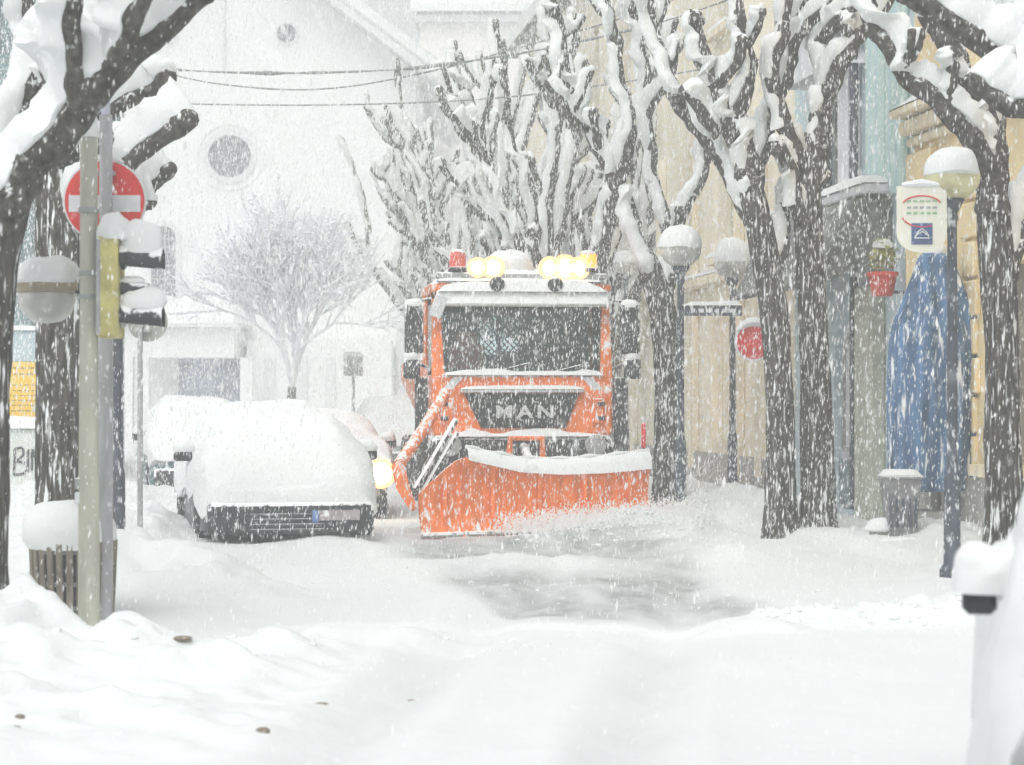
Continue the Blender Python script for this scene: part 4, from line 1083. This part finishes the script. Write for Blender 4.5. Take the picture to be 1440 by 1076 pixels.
car('parked_car', (cx0, 22.95, -.03), RZ, 'snow-buried car whose dark bumper and number plate show, nearest the junction', CARD, True, 3, W=1.90, H=1.40, thick=.19, tumble=.40, lumps=.12)
car('parked_car', (-4.75, 33.2, 0), RZ, 'snow-covered teal car parked behind the thin grey sign post', CART, True, 9, thick=.12, low_s=.68, low_f=.6)
car('parked_car', (-2.42, 28.3, -.02), R(9), 'teal car with a glowing headlight between the buried car and the plough', CART, True, 15, W=1.62, H=1.36, thick=.08, low_f=.76, low_s=.78, lit=1)
car('parked_car', (-2.2, 43.5, 0), R(9), 'distant snow-covered silver car behind the truck mirrors', CARG, True, 21, thick=.12, low_f=.6, low_s=.7)

# near car at the right edge: its flank runs along the line of sight
def near_car():
    yaw = -math.atan2(1392 - CX, FPX)
    d = np.array([math.sin(-yaw), math.cos(-yaw)]); nrm = np.array([d[1], -d[0]])
    W = 1.76
    p = np.array([0, 0]) + d * 9.1 + nrm * (W / 2 + .04)
    t = car('snowed_in_car', (p[0], p[1], -.05), yaw + math.pi, 'dark car under deep snow cut off by the photo edge, its mirror capped with snow', mat('car_black', (.02, .022, .026), .5, .3, 8, .1, plaster=.04), True, 33,
        L=4.0, W=W, H=1.5, thick=.2, low_f=.5, low_s=.42, low_r=.84, lumps=.26, side=.07, group='snowed-in cars', mirrors=())
    q = MB().box(((W / 2 + .075), 1.45, .95), (.12, .10, .11), bevel=.03).build('mirror', BLACKP, t)
    MB().dome(((W / 2 + .03), 1.45, 1.03), .15, .12, .12, .5, 5, .3).build('snow', SNOW, q)
near_car()

# ------------------------------------------------------------------ plough truck
TY = 28.6; TX = (735 - CX) * TY / FPX; TRZ = R(7)
def truck():
    t = thing('snow_plough_truck', (TX, TY, 0), 'orange snow plough truck with lit roof lamps and a wide orange blade', 'truck', rz=TRZ)
    k = TY / FPX
    Z = lambda py: EYE + (HY - py) * k
    X = lambda px: (px - 735) * k
    hw = 1.22
    zw0, zw1, zr = Z(527), Z(430), Z(398)
    # cab shell: front frame round the screen, sides, back, floor, roof
    def panel(poly, y0, y1, nm, m=ORANGE, parent=t, sm=False): return MB().prism(poly, y0, y1).build(nm, m, parent, sm)
    MB().box((0, .06, (Z(612) + zw0) / 2), (2 * hw, .14, zw0 - Z(612)), bevel=.05).build('front_panel', ORANGE, t)
    for sg in (-1, 1):
        MB().add(*_slant([(sg * hw, -.0, zw0 - .05), (sg * (hw - .17), -.01, zw0 - .05), (sg * (hw - .12), .16, zw1 + .1), (sg * (hw - .02), .18, zw1 + .1)], (0, .12, 0))).build('pillar', ORANGE, t, False)
        MB().box((sg * (hw - .03), .95, (Z(612) + zw0) / 2), (.05, 1.6, zw0 - Z(612)), bevel=.01).build('side_panel', ORANGE, t, False)
        MB().box((sg * (hw - .04), 1.6, (zw0 + zr) / 2), (.05, .34, zr - zw0), bevel=.01).build('side_panel', ORANGE, t, False)
        MB().box((sg * (hw - .05), .8, (zw0 + zw1) / 2 + .05), (.012, 1.25, zw1 - zw0 - .02)).build('side_window', WGLASS, t, False)
        MB().box((sg * (hw - .02), .8, zw0 - .28), (.02, 1.15, .06), bevel=.01).build('door_trim', BLACKP, t, False)
    MB().box((0, .9, Z(612) + .03), (2 * hw - .1, 1.6, .06)).build('floor', DARK, t, False)
    MB().box((0, .92, zr - .05), (2 * hw, 1.62, .14), bevel=.06).build('roof', ORANGE, t)
    # back wall with two lattice-guarded windows
    holes = [rect(X(694), X(718), Z(495), Z(440)), rect(X(726), X(752), Z(490), Z(440))]
    me = wall_mesh(rect(-hw + .06, hw - .06, Z(612), zr - .1), holes, .04); o = link('back_wall', me, DARK, t, False); o.location = (0, 1.68, 0)
    for h in holes:
        m = MB(); x0, x1, z0, z1 = h[0][0], h[1][0], h[0][1], h[2][1]; st = .085
        q = x0 - (z1 - z0)
        while q < x1:
            for sg in (1, -1):
                pts = []
                for z in np.linspace(z0, z1, 9):
                    xx = q + (z - z0) if sg > 0 else (x0 + x1) - (q + (z - z0))
                    if x0 - .02 <= xx <= x1 + .02: pts.append((xx, 1.66, z))
                if len(pts) > 1: m.tube([pts[0], pts[-1]], .011, 5)
            q += st
        m.build('lattice_guard', DARK, o, off=(0, 1.68, 0))
    for sx, m_ in ((-.62, SEAT), (.62, DARK)):
        sb = MB().box((sx, 1.25, zw0 + .12), (.5, .16, .62), bevel=.06, rx=-.12).build('seat', m_, t)
        MB().box((sx, 1.3, zw0 + .52), (.28, .1, .2), bevel=.04).build('headrest', m_, sb)
    MB().box((0, .38, zw0 - .02), (2 * hw - .2, .42, .2), bevel=.05).build('dashboard', DARK, t)
    MB().lathe([(.2, -.015), (.225, -.015), (.225, .015), (.2, .015)], (.62, .62, zw0 + .1), 24, 'y').build('steering_wheel', DARK, t)
    # screen
    MB().add(*_slant([(-hw + .1, .03, zw0 - .02), (hw - .1, .03, zw0 - .02), (hw - .1, .17, zw1 + .06), (-hw + .1, .17, zw1 + .06)], (0, .012, 0))).build('windscreen', WGLASS, t, False)
    for sx, a in ((-.45, .9), (.35, .9)):
        MB().tube([(sx, -.01, zw0 + .02), (sx + .55, .03, zw0 + .16)], .012, 6).build('wiper', BLACKP, t)
    # sun visor with snow plastered on it
    v = MB().box((0, -.02, (Z(430) + Z(410)) / 2), (2 * hw - .12, .1, Z(410) - Z(430) + .02), bevel=.03, rx=-.25).build('sun_visor', RUBBER, t)
    MB().slab(-hw + .08, hw - .08, -.1, .3, Z(411), .14, 5, 26, 8, lump=.6).build('snow', SNOW, v)
    MB().slab(-hw + .12, hw - .12, -.05, .07, zw0 - .01, .07, 15, 30, 5, lump=1.0).build('packed_snow', SNOW, t)
    MB().slab(-hw + .1, hw - .1, -.1, .05, Z(612) - .02, .08, 17, 30, 5, lump=1.0).build('packed_snow', SNOW, t)
    # orange apron, chevrons, grille
    g0 = [(X(652), Z(553)), (X(815), Z(553)), (X(795), Z(602)), (X(676), Z(602))]
    gr = MB().prism(g0, -.045, .0).build('grille', BLACKP, t, False)
    for i in range(5):
        f = (i + .5) / 5; z = Z(553) + (Z(602) - Z(553)) * f
        MB().box((X(735), -.055, z), ((X(812) - X(656)) - f * .36, .02, .03), bevel=.006).build('grille_slat', DARK, gr, False)
    MB().box((X(734), -.06, Z(550)), (X(822) - X(646), .05, .045), bevel=.012).build('chrome_strip', CHROME, t)
    MB().slab(X(646), X(822), -.09, .0, Z(550) + .02, .05, 5, 24, 5).build('snow', SNOW, t)
    cu = bpy.data.curves.new('lettering', 'FONT'); cu.body = 'MAN'; cu.size = .27; cu.extrude = .012; cu.align_x = 'CENTER'; cu.align_y = 'CENTER'; cu.space_character = 1.35; cu.offset = .008
    to_ = bpy.data.objects.new('lettering_source', cu); me_ = bpy.data.meshes.new_from_object(to_); me_.materials.clear(); bpy.data.objects.remove(to_); bpy.data.curves.remove(cu); lo = link('lettering', me_, CHROME, gr, False)
    lo.location = (X(737), -.082, Z(580)); lo.rotation_euler = (R(90), 0, 0); lo.scale = (1.15, .86, 1)
    for sg in (-1, 1):
        c = X(735) + sg * .93
        MB().add(*_slant([(c - .16, -.016, Z(548)), (c - .02, -.016, Z(548)), (c + .14, -.016, Z(530)), (c, -.016, Z(530))] if sg < 0 else [(c + .16, -.016, Z(548)), (c + .02, -.016, Z(548)), (c - .14, -.016, Z(530)), (c, -.016, Z(530))], (0, .008, 0))).build('chevron', SIGNGREY, t, False)
        MB().box((sg * 1.02, -.03, Z(578)), (.16, .06, .34), bevel=.02).build('corner_step', ORANGE, t)
        for zz in (Z(568), Z(588)): MB().box((sg * 1.06, -.066, zz), (.1, .02, .06), bevel=.008).build('step_slot', BLACKP, t, False)
    b = MB().box((0, .08, (Z(612) + .55) / 2), (2 * hw, .3, Z(612) - .55), bevel=.06).build('bumper', BLACKP, t)
    for sg in (-1, 1):
        MB().lathe([(.001, 0), (.15, 0), (.14, .03), (.001, .05)], (sg * .98, -.07, Z(626)), 20, 'y').build('headlight', GREYM, b)
    # U-shaped coupling frame
    MB().tube([(-.22, -.25, Z(650)), (-.2, -.3, Z(615)), (.22, -.3, Z(615)), (.24, -.25, Z(650))], .05, 8).build('coupling', ORANGE, t)
    for sg in (-1, 1): MB().tube([(sg * .45, .0, .6), (sg * .5, -.9, .5), (sg * .4, -1.7, .4)], .055, 8).build('lift_arm', ORANGE, t)
    MB().tube([(0, -.1, .95), (0, -1.6, .55)], .06, 8).build('lift_ram', GREYM, t)
    # mirrors, both sides
    for sg in (-1, 1):
        xo = sg * (hw + .24)
        MB().tube([(sg * hw, .15, Z(420)), (sg * (hw + .2), .0, Z(425)), (xo, -.02, Z(440))], .022, 8).build('mirror_arm', BLACKP, t)
        MB().tube([(sg * hw, .15, Z(520)), (sg * (hw + .2), .0, Z(510)), (xo, -.02, Z(500))], .022, 8).build('mirror_arm', BLACKP, t)
        mm = MB().box((xo, .0, Z(462)), (.25, .12, .68), bevel=.05).build('mirror', BLACKP, t)
        MB().dome((xo, .0, Z(430)), .13, .08, .09, .2, 4).build('snow', SNOW, mm)
        m2 = MB().box((xo + sg * .03, .0, Z(518)), (.22, .12, .28), bevel=.045).build('wide_mirror', BLACKP, t)
        MB().dome((xo + sg * .03, .0, Z(503)), .11, .07, .08, .2, 6).build('snow', SNOW, m2)
    MB().box((-hw + .08, -.06, Z(432)), (.17, .06, .3), bevel=.05, ry=.35).build('ramp_mirror', SIGNGREY, t)
    # side marker plates and mudguards
    for sg in (-1, 1):
        MB().box((sg * (hw - .02), .95, .78), (.2, 1.3, .5), bevel=.05).build('mudguard', BLACKP, t)
        MB().box((sg * (hw + .13), .12, Z(580)), (.18, .06, .95), bevel=.03).build('spray_flap', BLACKP, t)
        for y in (1.35, 4.8, 6.1):
            w_ = MB().lathe([(.3, -.15), (.47, -.16), (.51, -.1), (.51, .1), (.47, .16), (.3, .15)], (sg * 1.02, y, .5), 30, 'x').build('wheel', TYRE, t)
            MB().lathe([(.001, -.03), (.29, -.05), (.3, .1 * sg), (.001, .02)], (sg * 1.02, y, .5), 22, 'x').build('rim', GREYM, w_)
    # chassis and the grit hopper behind the cab
    MB().box((0, 4.3, .8), (.9, 5.2, .3)).build('chassis', DARK, t, False)
    hp = MB().prism([(-.75, 1.0), (.75, 1.0), (1.15, 1.9), (1.15, 2.15), (-1.15, 2.15), (-1.15, 1.9)], 2.6, 6.8).build('grit_hopper', ORANGE, t, False)
    MB().slab(-1.15, 1.15, 2.6, 6.8, 2.15, .3, 8, 16, 20, lump=.5).build('snow', SNOW, hp)
    # roof bar with lamps
    zb = zr + .10
    bar = MB().box((0, .16, zb), (2 * hw - .12, .12, .09), bevel=.02).build('light_bar', GREYM, t)
    MB().slab(-hw + .08, hw - .08, .06, 1.5, zr + .02, .17, 12, 30, 12, lump=.6).build('roof_snow', SNOW, t)
    MB().dome((-.07, .75, zr + .1), .34, .5, .42, .1, 12, .2, pw=3).build('roof_snow', SNOW, t)
    for px, r_ in ((672, .075), (694, .085), (775, .085), (796, .10), (816, .085)):
        l_ = MB().lathe([(.001, -.07), (r_ * .6, -.06), (r_ * 1.08, -.02), (r_ * 1.08, .02), (r_, .02)], (X(px), .12, Z(376)), 22, 'y').build('work_lamp', GREYM, t)
        MB().lathe([(r_, .018), (r_ * .8, .045), (.001, .055)], (X(px), .12, Z(376)), 22, 'y').build('lens', LAMPW, l_)
        yo = .003 * (px % 5)
        for q_, (ra, rb, mt) in enumerate(((1.0, 1.3, HALO), (1.3, 1.6, HALO2), (1.6, 1.85, HALO3))):  # soft glow of each lamp imitated by dimming emissive rings
            m_ = MB(); ringprism(m_, circle(X(px), Z(376), r_ * rb, 22), circle(X(px), Z(376), r_ * ra, 22), .085 + yo - .004 * q_, .115 + yo); m_.build('halo_ring', mt, l_)
        MB().cyl((X(px), .14, zb), (X(px), .14, Z(376) - r_), .018).build('lamp_stalk', GREYM, bar)
    for px in (698, 780):
        MB().lathe([(.001, 0), (.07, 0), (.10, .06), (.10, .14), (.085, .15)], (X(px), .04, Z(400)), 20, 'y').build('horn', BLACKP, bar)
    for px, m_ in ((645, BEACONR), (832, BEACON)):
        bc = MB().lathe([(.13, 0), (.13, .05), (.115, .06)], (X(px), .2, zb + .06), 20).build('beacon_base', BLACKP, t)
        MB().lathe([(.112, 0), (.115, .16), (.1, .21), (.001, .23)], (X(px), .2, zb + .11), 20).build('dome', m_, bc)
        MB().dome((X(px), .2, zb + .31), .11, .11, .05, .2, 3).build('snow', SNOW, bc)
    # rear-view stalk on the right with a snow ball
    MB().tube([(hw - .05, .1, zr), (hw + .0, .05, zr + .1), (hw + .02, .05, zw1 - .1)], .02, 8).build('grab_rail', BLACKP, t)

    # ------------------ blade, set in the truck's own frame
    inv = np.array(Matrix.Rotation(-TRZ, 3, 'Z'))
    def loc(p): return inv @ (np.array(p, float) - np.array([TX, TY, 0]))
    e = np.array([*(BR - BL), 0]); Lb = np.linalg.norm(e); e /= Lb; f = np.array([e[1], -e[0], 0])       # f points forward, at the camera
    if f[1] > 0: f = -f
    H0 = 1.02
    def bl(s_, h, back=0):                                           # curved mouldboard
        q = h / H0
        cv = .30 * (q - .45) ** 2 * 1.7 - .10
        return loc(np.array([*BL, 0.0]) + e * s_ * Lb + f * (cv - back) + np.array([0, 0, h]))
    def topz(s_): return float(np.interp(s_, [0, .06, .13, .18, .3, .42, .6, .8, 1], [.50, .66, .86, .93, .85, .77, .73, .74, .78]))
    seams = [0, .17, .36, .53, .71, .88, 1.0]
    blade = None
    for i in range(len(seams) - 1):
        a, b_ = seams[i] + .004, seams[i + 1] - .004
        us = np.linspace(a, b_, 7); rings = []
        for u in us:
            hs_ = np.linspace(0, topz(u), 12)
            rings.append(np.array([bl(u, h) for h in hs_] + [bl(u, h, .03) for h in hs_[::-1]]))
        MB().rings(rings).build('blade_panel', PLOW, t)
    for s_ in seams[1:-1]:
        hs_ = np.linspace(.0, topz(s_) - .02, 9)
        MB().tube([bl(s_, h, -.006) for h in hs_], .016, 6).build('blade_rib', PLOW, t)
    for s_ in (.1, .3, .5, .7, .9):
        MB().prism([(0, 0), (.28, 0), (.03, topz(s_) - .05)], -.02, .02, 'yz').build('back_rib', ORANGE, t, False, off=-(bl(s_, .02, .035)))
    MB().tube([bl(s_, .03, .01) for s_ in np.linspace(0, 1, 12)], .035, 8).build('cutting_edge', GREYM, t)
    # pale rubber deflector along the top, and snow on it
    us = np.linspace(.19, 1.0, 22); rings = []
    for u in us:
        z1 = topz(u); w_ = .10 + .09 * u
        c = [bl(u, z1 - .04, -.03), bl(u, z1 + w_ * .5, .03), bl(u, z1 + w_, .12), bl(u, z1 + w_ + .012, .135), bl(u, z1 + w_ * .5, .05), bl(u, z1 - .04, -.014)]
        rings.append(np.array(c))
    df = MB().rings(rings).build('deflector', RUBBER, t)
    MB().tube([bl(u, topz(u) + .10 + .09 * u, .13) for u in us], [.02 + .012 * math.sin(i * 1.9) for i in range(22)], 8, .3).build('snow', SNOW, df)
    # bent orange frame at the left end, dark braces behind it
    p = [loc(at(627, 552, 27.3)), loc(at(598, 600, 26.4)), loc(at(560, 655, 25.3)), loc(at(566, 685, 25.0)), loc(at(582, 716, 24.85))]
    MB().tube([p[0], p[1], p[2]], .075, 10).build('frame_bar', PLOW, t)
    MB().tube([p[2], p[3], p[4]], [.085, .08, .05], 4).build('frame_bar', PLOW, t)
    MB().tube([loc(at(640, 592, 26.9)), loc(at(612, 640, 26)), loc(at(582, 690, 25.1))], .045, 6, .3).build('brace', BLACKP, t)
    MB().tube([loc(at(642, 610, 26.7)), loc(at(590, 700, 25.2))], .035, 6).build('hydraulic_hose', BLACKP, t)
    # marker flags on the blade corners
    for s_, dx in ((.975, 0),):
        q = bl(s_, topz(s_), .05)
        MB().tube([q, q + np.array([0, 0, .35])], .012, 6).build('marker_rod', BLACKP, t)
        MB().box(q + np.array([0, 0, .37]), (.05, .05, .30), bevel=.01).build('marker_flag', RED, t)
    return t
def _slant(q, d):
    q = np.array(q, float); d = np.array(d, float)
    return np.concatenate([q, q + d]), [(0, 1, 2, 3), (7, 6, 5, 4), (0, 4, 5, 1), (1, 5, 6, 2), (2, 6, 7, 3), (3, 7, 4, 0)]
truck()

# ------------------------------------------------------------------ parasol, bins, pots on the right-hand pavement
def parasol():
    Y = 23.2; k = Y / FPX; x = (1316 - CX) * k; z0 = gz(x, Y) - .06
    t = thing('closed_parasol', (x, Y, z0), 'closed parasol wrapped in a long blue cover against the ochre house', 'parasol')
    Z = lambda py: EYE + (HY - py) * k - z0
    rows = [(690, .86), (685, .98), (640, 1.0), (560, 1.0), (490, .98), (455, .90), (420, .70), (380, .46), (360, .34), (352, .1)]
    n = 48; th = np.arange(n) / n * 2 * math.pi; rings = []
    rw = spline(np.array(rows, float), 3)
    for py, f in rw:
        r_ = 64 * k * f * (1 + .07 * np.sin(th * 9 + .6 * math.sin(py * .02)) + .05 * fbm(np.stack([np.cos(th) * 2, np.sin(th) * 2, 0 * th + py * .012], -1), 3, 4))
        rings.append(np.stack([np.cos(th) * r_, np.sin(th) * r_ * .8, 0 * th + Z(py)], -1))
    MB().rings(rings).build('cover', BLUE, t)
    MB().cyl((0, 0, 0), (0, 0, Z(340)), .03).build('pole', LPOST, t)
    MB().lathe([(.3, .0), (.3, .12), (.25, .18), (.06, .2), (.05, .4)], n=24).build('base', PLINTH, t)
    MB().dome((0, 0, Z(354)), .13, .12, .1, .3, 4).build('snow_cap', SNOW, t)
    for zz in (Z(600), Z(500)): MB().tube([(57 * k * 1.0 * math.cos(a), 57 * k * .82 * math.sin(a), zz) for a in np.linspace(0, 2 * math.pi, 30)], .01, 5).build('strap', SIGNBLUE, t)
parasol()

def small_bin():
    Y = 22.4; k = Y / FPX; x = (1266 - CX) * k; z0 = gz(x, Y) - .08
    t = thing('pavement_bin', (x, Y, z0), 'squat grey tapering bin with a thin snow lid in front of the blue cover', 'bin')
    zt = EYE + (HY - 672) * k - z0
    w0, w1 = .13, .19
    V = [(-w0, -w0, 0), (w0, -w0, 0), (w0, w0, 0), (-w0, w0, 0), (-w1, -w1, zt), (w1, -w1, zt), (w1, w1, zt), (-w1, w1, zt)]
    MB().add(V, [(0, 3, 2, 1), (4, 5, 6, 7), (0, 1, 5, 4), (1, 2, 6, 5), (2, 3, 7, 6), (3, 0, 4, 7)]).build('body', mat('bin_grey', (.22, .22, .23), .7, .3, 9, .15, plaster=.12), t, False)
    MB().box((0, 0, zt + .012), (.42, .42, .03), bevel=.008).build('rim', GREYM, t, False)
    for i in range(5): MB().box((-.13 + i * .065, -(w0 + w1) / 2 - .012, zt * .55), (.03, .015, zt * .62), rx=-math.atan((w1 - w0) / zt)).build('slat', LPOST, t, False)
    MB().slab(-.2, .2, -.2, .2, zt + .027, .06, 2, 9, 9).build('snow_cap', SNOW, t)
small_bin()
def bollard():
    Y = 22.5; k = Y / FPX; x = (1241 - CX) * k; z0 = gz(x, Y) - .05
    t = thing('kerb_bollard', (x, Y, z0), 'low dark kerb bollard almost buried under a round snow cap', 'bollard')
    MB().lathe([(.14, 0), (.14, .1), (.12, .14), (.02, .15)], n=18).build('body', PLINTH, t)
    MB().dome((0, 0, .1), .18, .18, .14, .1, 5).build('snow_cap', SNOW, t)
bollard()
def red_pot():
    Y = 25.3; c = at(1241, 396, Y)
    xf = fx(Y)
    t = thing('wall_planter', c, 'red wall planter with a yellow-green shrub beneath the dark awning', 'planter')
    MB().lathe([(.12, -.17), (.17, .05), (.19, .06), (.19, .11), (.15, .11)], n=18).build('pot', POTRED, t)
    MB().cyl((0, 0, -.12), (xf - c[0], .15, -.12), .02).build('bracket', LPOST, t)
    rnd = np.random.default_rng(2); V = []; F = []
    for i in range(420):
        a = rnd.normal(0, 1, 3); a /= np.linalg.norm(a); p = a * np.array([.19, .17, .26]) * rnd.uniform(.4, 1) + np.array([0, 0, .30])
        u = rnd.normal(0, 1, 3); u /= np.linalg.norm(u); v = np.cross(u, a); s_ = rnd.uniform(.02, .045); j = len(V)
        V += [p - u * s_, p + v * s_ * .5, p + u * s_, p - v * s_ * .5]; F.append((j, j + 1, j + 2, j + 3))
    MB().add(V, F).build('foliage', LEAF, t, False)
    MB().dome((0.02, 0, .40), .12, .12, .09, .1, 2, .3).build('snow_cap', SNOW, t)
red_pot()
kb = MB()
k0, k1 = np.array([3.85, 21.6]), np.array([4.6, 21.0])
y_ = thing('painted_kerb', (3.9, 21.9, gz(3.9, 21.9) - .12), 'faint yellow kerb edge showing through snow behind the lamp post', 'kerb')
MB().box((.35, 0, .045), (1.0, .12, .13), bevel=.02, rz=-.05).build('kerb_stone', KERBY, y_, False)
MB().slab(-.15, .85, -.05, .09, .10, .05, 3, 12, 6, rz=-.05).build('snow', SNOW, y_)

# signpost and rail in front of the church
def far_post():
    Y = 60; c = at(497, 515, Y); z0 = gz(c[0], Y) - .1
    t = thing('far_signpost', (c[0], Y, z0), 'small grey box sign on a thin post in front of the church', 'sign')
    MB().cyl((0, 0, 0), (0, 0, c[2] - z0), .045).build('post', GREYM, t)
    MB().box((0, -.05, c[2] - z0), (.55, .1, .55), bevel=.03).build('panel', GREYM, t)
    MB().slab(-.3, .3, -.12, .02, c[2] - z0 + .27, .14, 2, 8, 5).build('snow_cap', SNOW, t)
far_post()

# ------------------------------------------------------------------ overhead wires
def wire(pts, label, r=.012, ice=0.0):
    sp = spline(np.array(pts), 14)
    rr = r * (1 + ice * np.clip(fbm(sp * np.array([2.2, 2.2, 2.2]), 3, 8) * 1.6, -.3, 1.2))
    o = MB().tube(sp, rr, 6).build('overhead_wire', WIRE)
    tag(o, label, 'wire', 'wires strung across the street')
wy = 31.0
def wp(L): return [at(px, py, wy + .0006 * (720 - px) * 4) for px, py in L]
wire(wp([(-260, 62), (-50, 82), (195, 95), (300, 101), (400, 103), (520, 100), (600, 94), (700, 80), (800, 62), (940, 28), (1080, -20)]), 'topmost overhead wire, thickened by snow, crossing before the church gable', .017, 1.2)
wire(wp([(-260, 40), (0, 72), (200, 98), (300, 117), (400, 126), (480, 123), (560, 110), (640, 92), (720, 70), (860, 30), (1000, -20)]), 'middle overhead wire sagging lowest under the small round window', .012, .3)
wire(wp([(-260, 120), (0, 136), (215, 145), (420, 148), (600, 144), (720, 136), (800, 126), (900, 112), (1090, 80)]), 'lowest and straightest overhead wire, just above the rose window', .011, .2)

# ------------------------------------------------------------------ stones, leaves, broken snow
def stone(px, py, size, seed, label, m=STONE):
    Y = 1.6 * FPX / (py - HY)
    for _ in range(6):
        x = (px - CX) * Y / FPX; Y = (EYE - gz(x, Y)) * FPX / (py - HY)
    x = (px - CX) * Y / FPX
    mb = MB(); rings = []; n, mm = 12, 6
    for i in range(mm + 1):
        a = -math.pi / 2 + i / mm * math.pi; th = np.arange(n) / n * 2 * math.pi
        q = np.stack([np.cos(th) * math.cos(a) * size[0], np.sin(th) * math.cos(a) * size[1], 0 * th + math.sin(a) * size[2]], -1)
        q = q * (1 + .35 * fbm(q * 9 + seed, 2, seed))[:, None]
        rings.append(q)
    o = mb.rings(rings).build('stone', m); o.location = (x, Y, gz(x, Y) + size[2] * .15)
    tag(o, label, 'stone', 'dark stones showing in the snow')
stone(214, 926, (.13, .1, .055), 3, 'largest brown stone bared in the snow bank below the litter bin')
stone(186, 912, (.06, .05, .03), 4, 'small dark stone beside the big bared stone, nearer the bin')
stone(258, 938, (.07, .05, .02), 6, 'flat dark stone at the foot of the snow bank')
stone(20, 1016, (.05, .05, .03), 5, 'dark stone in a snow hollow at the lower corner of the photo')
stone(28, 916, (.03, .03, .015), 8, 'tiny dark stone high on the snow bank near the photo edge')
stone(370, 1034, (.03, .025, .016), 7, 'little ochre pebble alone on the white road')
stone(452, 990, (.03, .02, .006), 9, 'thin dark fleck on the road right of the pebble')
stone(578, 985, (.025, .02, .005), 10, 'tiny dark fleck in the middle of the near road')

def chunks():
    mb = MB(); rnd = random.Random(9)
    def chunk(x, y, s_):
        z = gz(x, y); th = np.arange(7) / 7 * 2 * math.pi; rings = []
        for i in range(5):
            a = -math.pi / 2 + i / 4 * math.pi
            q = np.stack([np.cos(th) * math.cos(a), np.sin(th) * math.cos(a), 0 * th + math.sin(a) * .6], -1) * s_
            q = q * (1 + .5 * vnoise(q / s_ * 1.3 + x * 7 + y, 3))[:, None]; rings.append(q + np.array([x, y, z - s_ * .1]))
        mb.rings(rings)
    for _ in range(420):                                             # along the windrow at the blade
        u = rnd.uniform(.35, 1.12); p = BL + (BR - BL) * u; d = abs(rnd.gauss(0, .35)) + .1
        chunk(p[0] + .3 * d + rnd.gauss(0, .1), p[1] - d, rnd.uniform(.01, .045))
    for _ in range(150):                                             # ridge on the right
        chunk(rnd.uniform(1.7, 3.6), 15.1 + rnd.gauss(0, .25), rnd.uniform(.02, .07) ** 1.25 * 1.4)
    for _ in range(40): chunk(rnd.uniform(-1.9, .2), 14.1 + rnd.gauss(0, .25), rnd.uniform(.006, .03))
    for _ in range(60): chunk(rnd.uniform(-.6, 2.6), rnd.uniform(17, 23.5), rnd.uniform(.006, .025))
    for _ in range(50): chunk(rnd.uniform(-3.6, -1.2), 12.8 + rnd.gauss(0, .5), rnd.uniform(.006, .03))
    o = mb.build('broken_snow', SNOW); tag(o, 'broken lumps of snow thrown aside by the plough', 'snow', kind='stuff')
chunks()

# ------------------------------------------------------------------ falling snow
def falling_snow(N):
    g = np.random.default_rng(4)
    Y = (3.2 ** 3 + g.random(N) * (46.0 ** 3 - 3.2 ** 3)) ** (1 / 3)
    X = (g.random(N) * 2 - 1) * (.27 * Y + 1.2)
    Zt = EYE + .2 * Y + 1.0
    Zg = np.maximum(-.1, EYE - .2 * Y)
    Z = Zg + g.random(N) * (Zt - Zg)
    j = int(N * .03)                                                 # churned snow flying off the blade
    u = g.random(j) ** .7; d = np.abs(g.normal(0, .35, j))
    X[:j] = BL[0] + (BR - BL)[0] * (.3 + .85 * u) + g.normal(.05, .12, j); Y[:j] = BL[1] + (BR - BL)[1] * (.3 + .85 * u) - .12 - d; Z[:j] = .05 + np.abs(g.normal(0, .10, j)) + .10 * u
    s = .0033 * np.exp(g.normal(0, .42, N)) * np.clip(Y / 16, .35, 1.2)
    el = 3.0 + g.random(N) * 2.6; el[:j] = 1.3; s[:j] *= 1.9
    base = np.array([(.15, 0, 1), (-1, .1, .1), (-.1, 0, -1), (1, -.1, -.1)], float)      # a flat ragged flake
    V = np.repeat(base[None], N, 0) * (1 + .5 * (g.random((N, 4, 1)) - .5))
    a = g.random(N) * 6.28; c, n = np.cos(a)[:, None], np.sin(a)[:, None]
    x, y = V[..., 0] * c - V[..., 1] * n, V[..., 0] * n + V[..., 1] * c
    x, y, z = x * s[:, None], y * s[:, None], V[..., 2] * (s * el)[:, None]
    tl = g.normal(.05, .09, N)[:, None]; x = x + z * tl
    P = np.stack([x + X[:, None], y + Y[:, None], z + Z[:, None]], -1).reshape(-1, 3)
    f = np.array([(0, 1, 3), (1, 2, 3)])
    F = (np.arange(N)[:, None, None] * 4 + f[None]).reshape(-1, 3)
    me = bpy.data.meshes.new('falling_snow')
    me.vertices.add(len(P)); me.vertices.foreach_set('co', P.ravel())
    me.loops.add(F.size); me.loops.foreach_set('vertex_index', F.ravel().astype(np.int32))
    me.polygons.add(len(F)); me.polygons.foreach_set('loop_start', np.arange(len(F), dtype=np.int32) * 3)
    me.update()
    o = link('falling_snow', me, FLAKE, None, False)
    tag(o, 'thick wet snowflakes falling through the whole street', 'snowfall', kind='stuff')
falling_snow(560000)

# ------------------------------------------------------------------ haze
def haze():
    o = MB().box((0, 100, 14.5), (330, 270, 31.0)).build('haze', None, None, False)
    m = bpy.data.materials.new('haze_air'); m.use_nodes = True
    n, l = m.node_tree.nodes, m.node_tree.links; n.remove(n['Principled BSDF'])
    v = n.new('ShaderNodeVolumePrincipled'); v.inputs['Color'].default_value = (.97, .99, .985, 1); v.inputs['Density'].default_value = .0068
    v.inputs['Anisotropy'].default_value = .2
    l.new(v.outputs[0], n['Material Output'].inputs['Volume'])
    o.data.materials.append(m)
    tag(o, 'pale snow haze filling the street air', 'haze', kind='stuff')
haze()
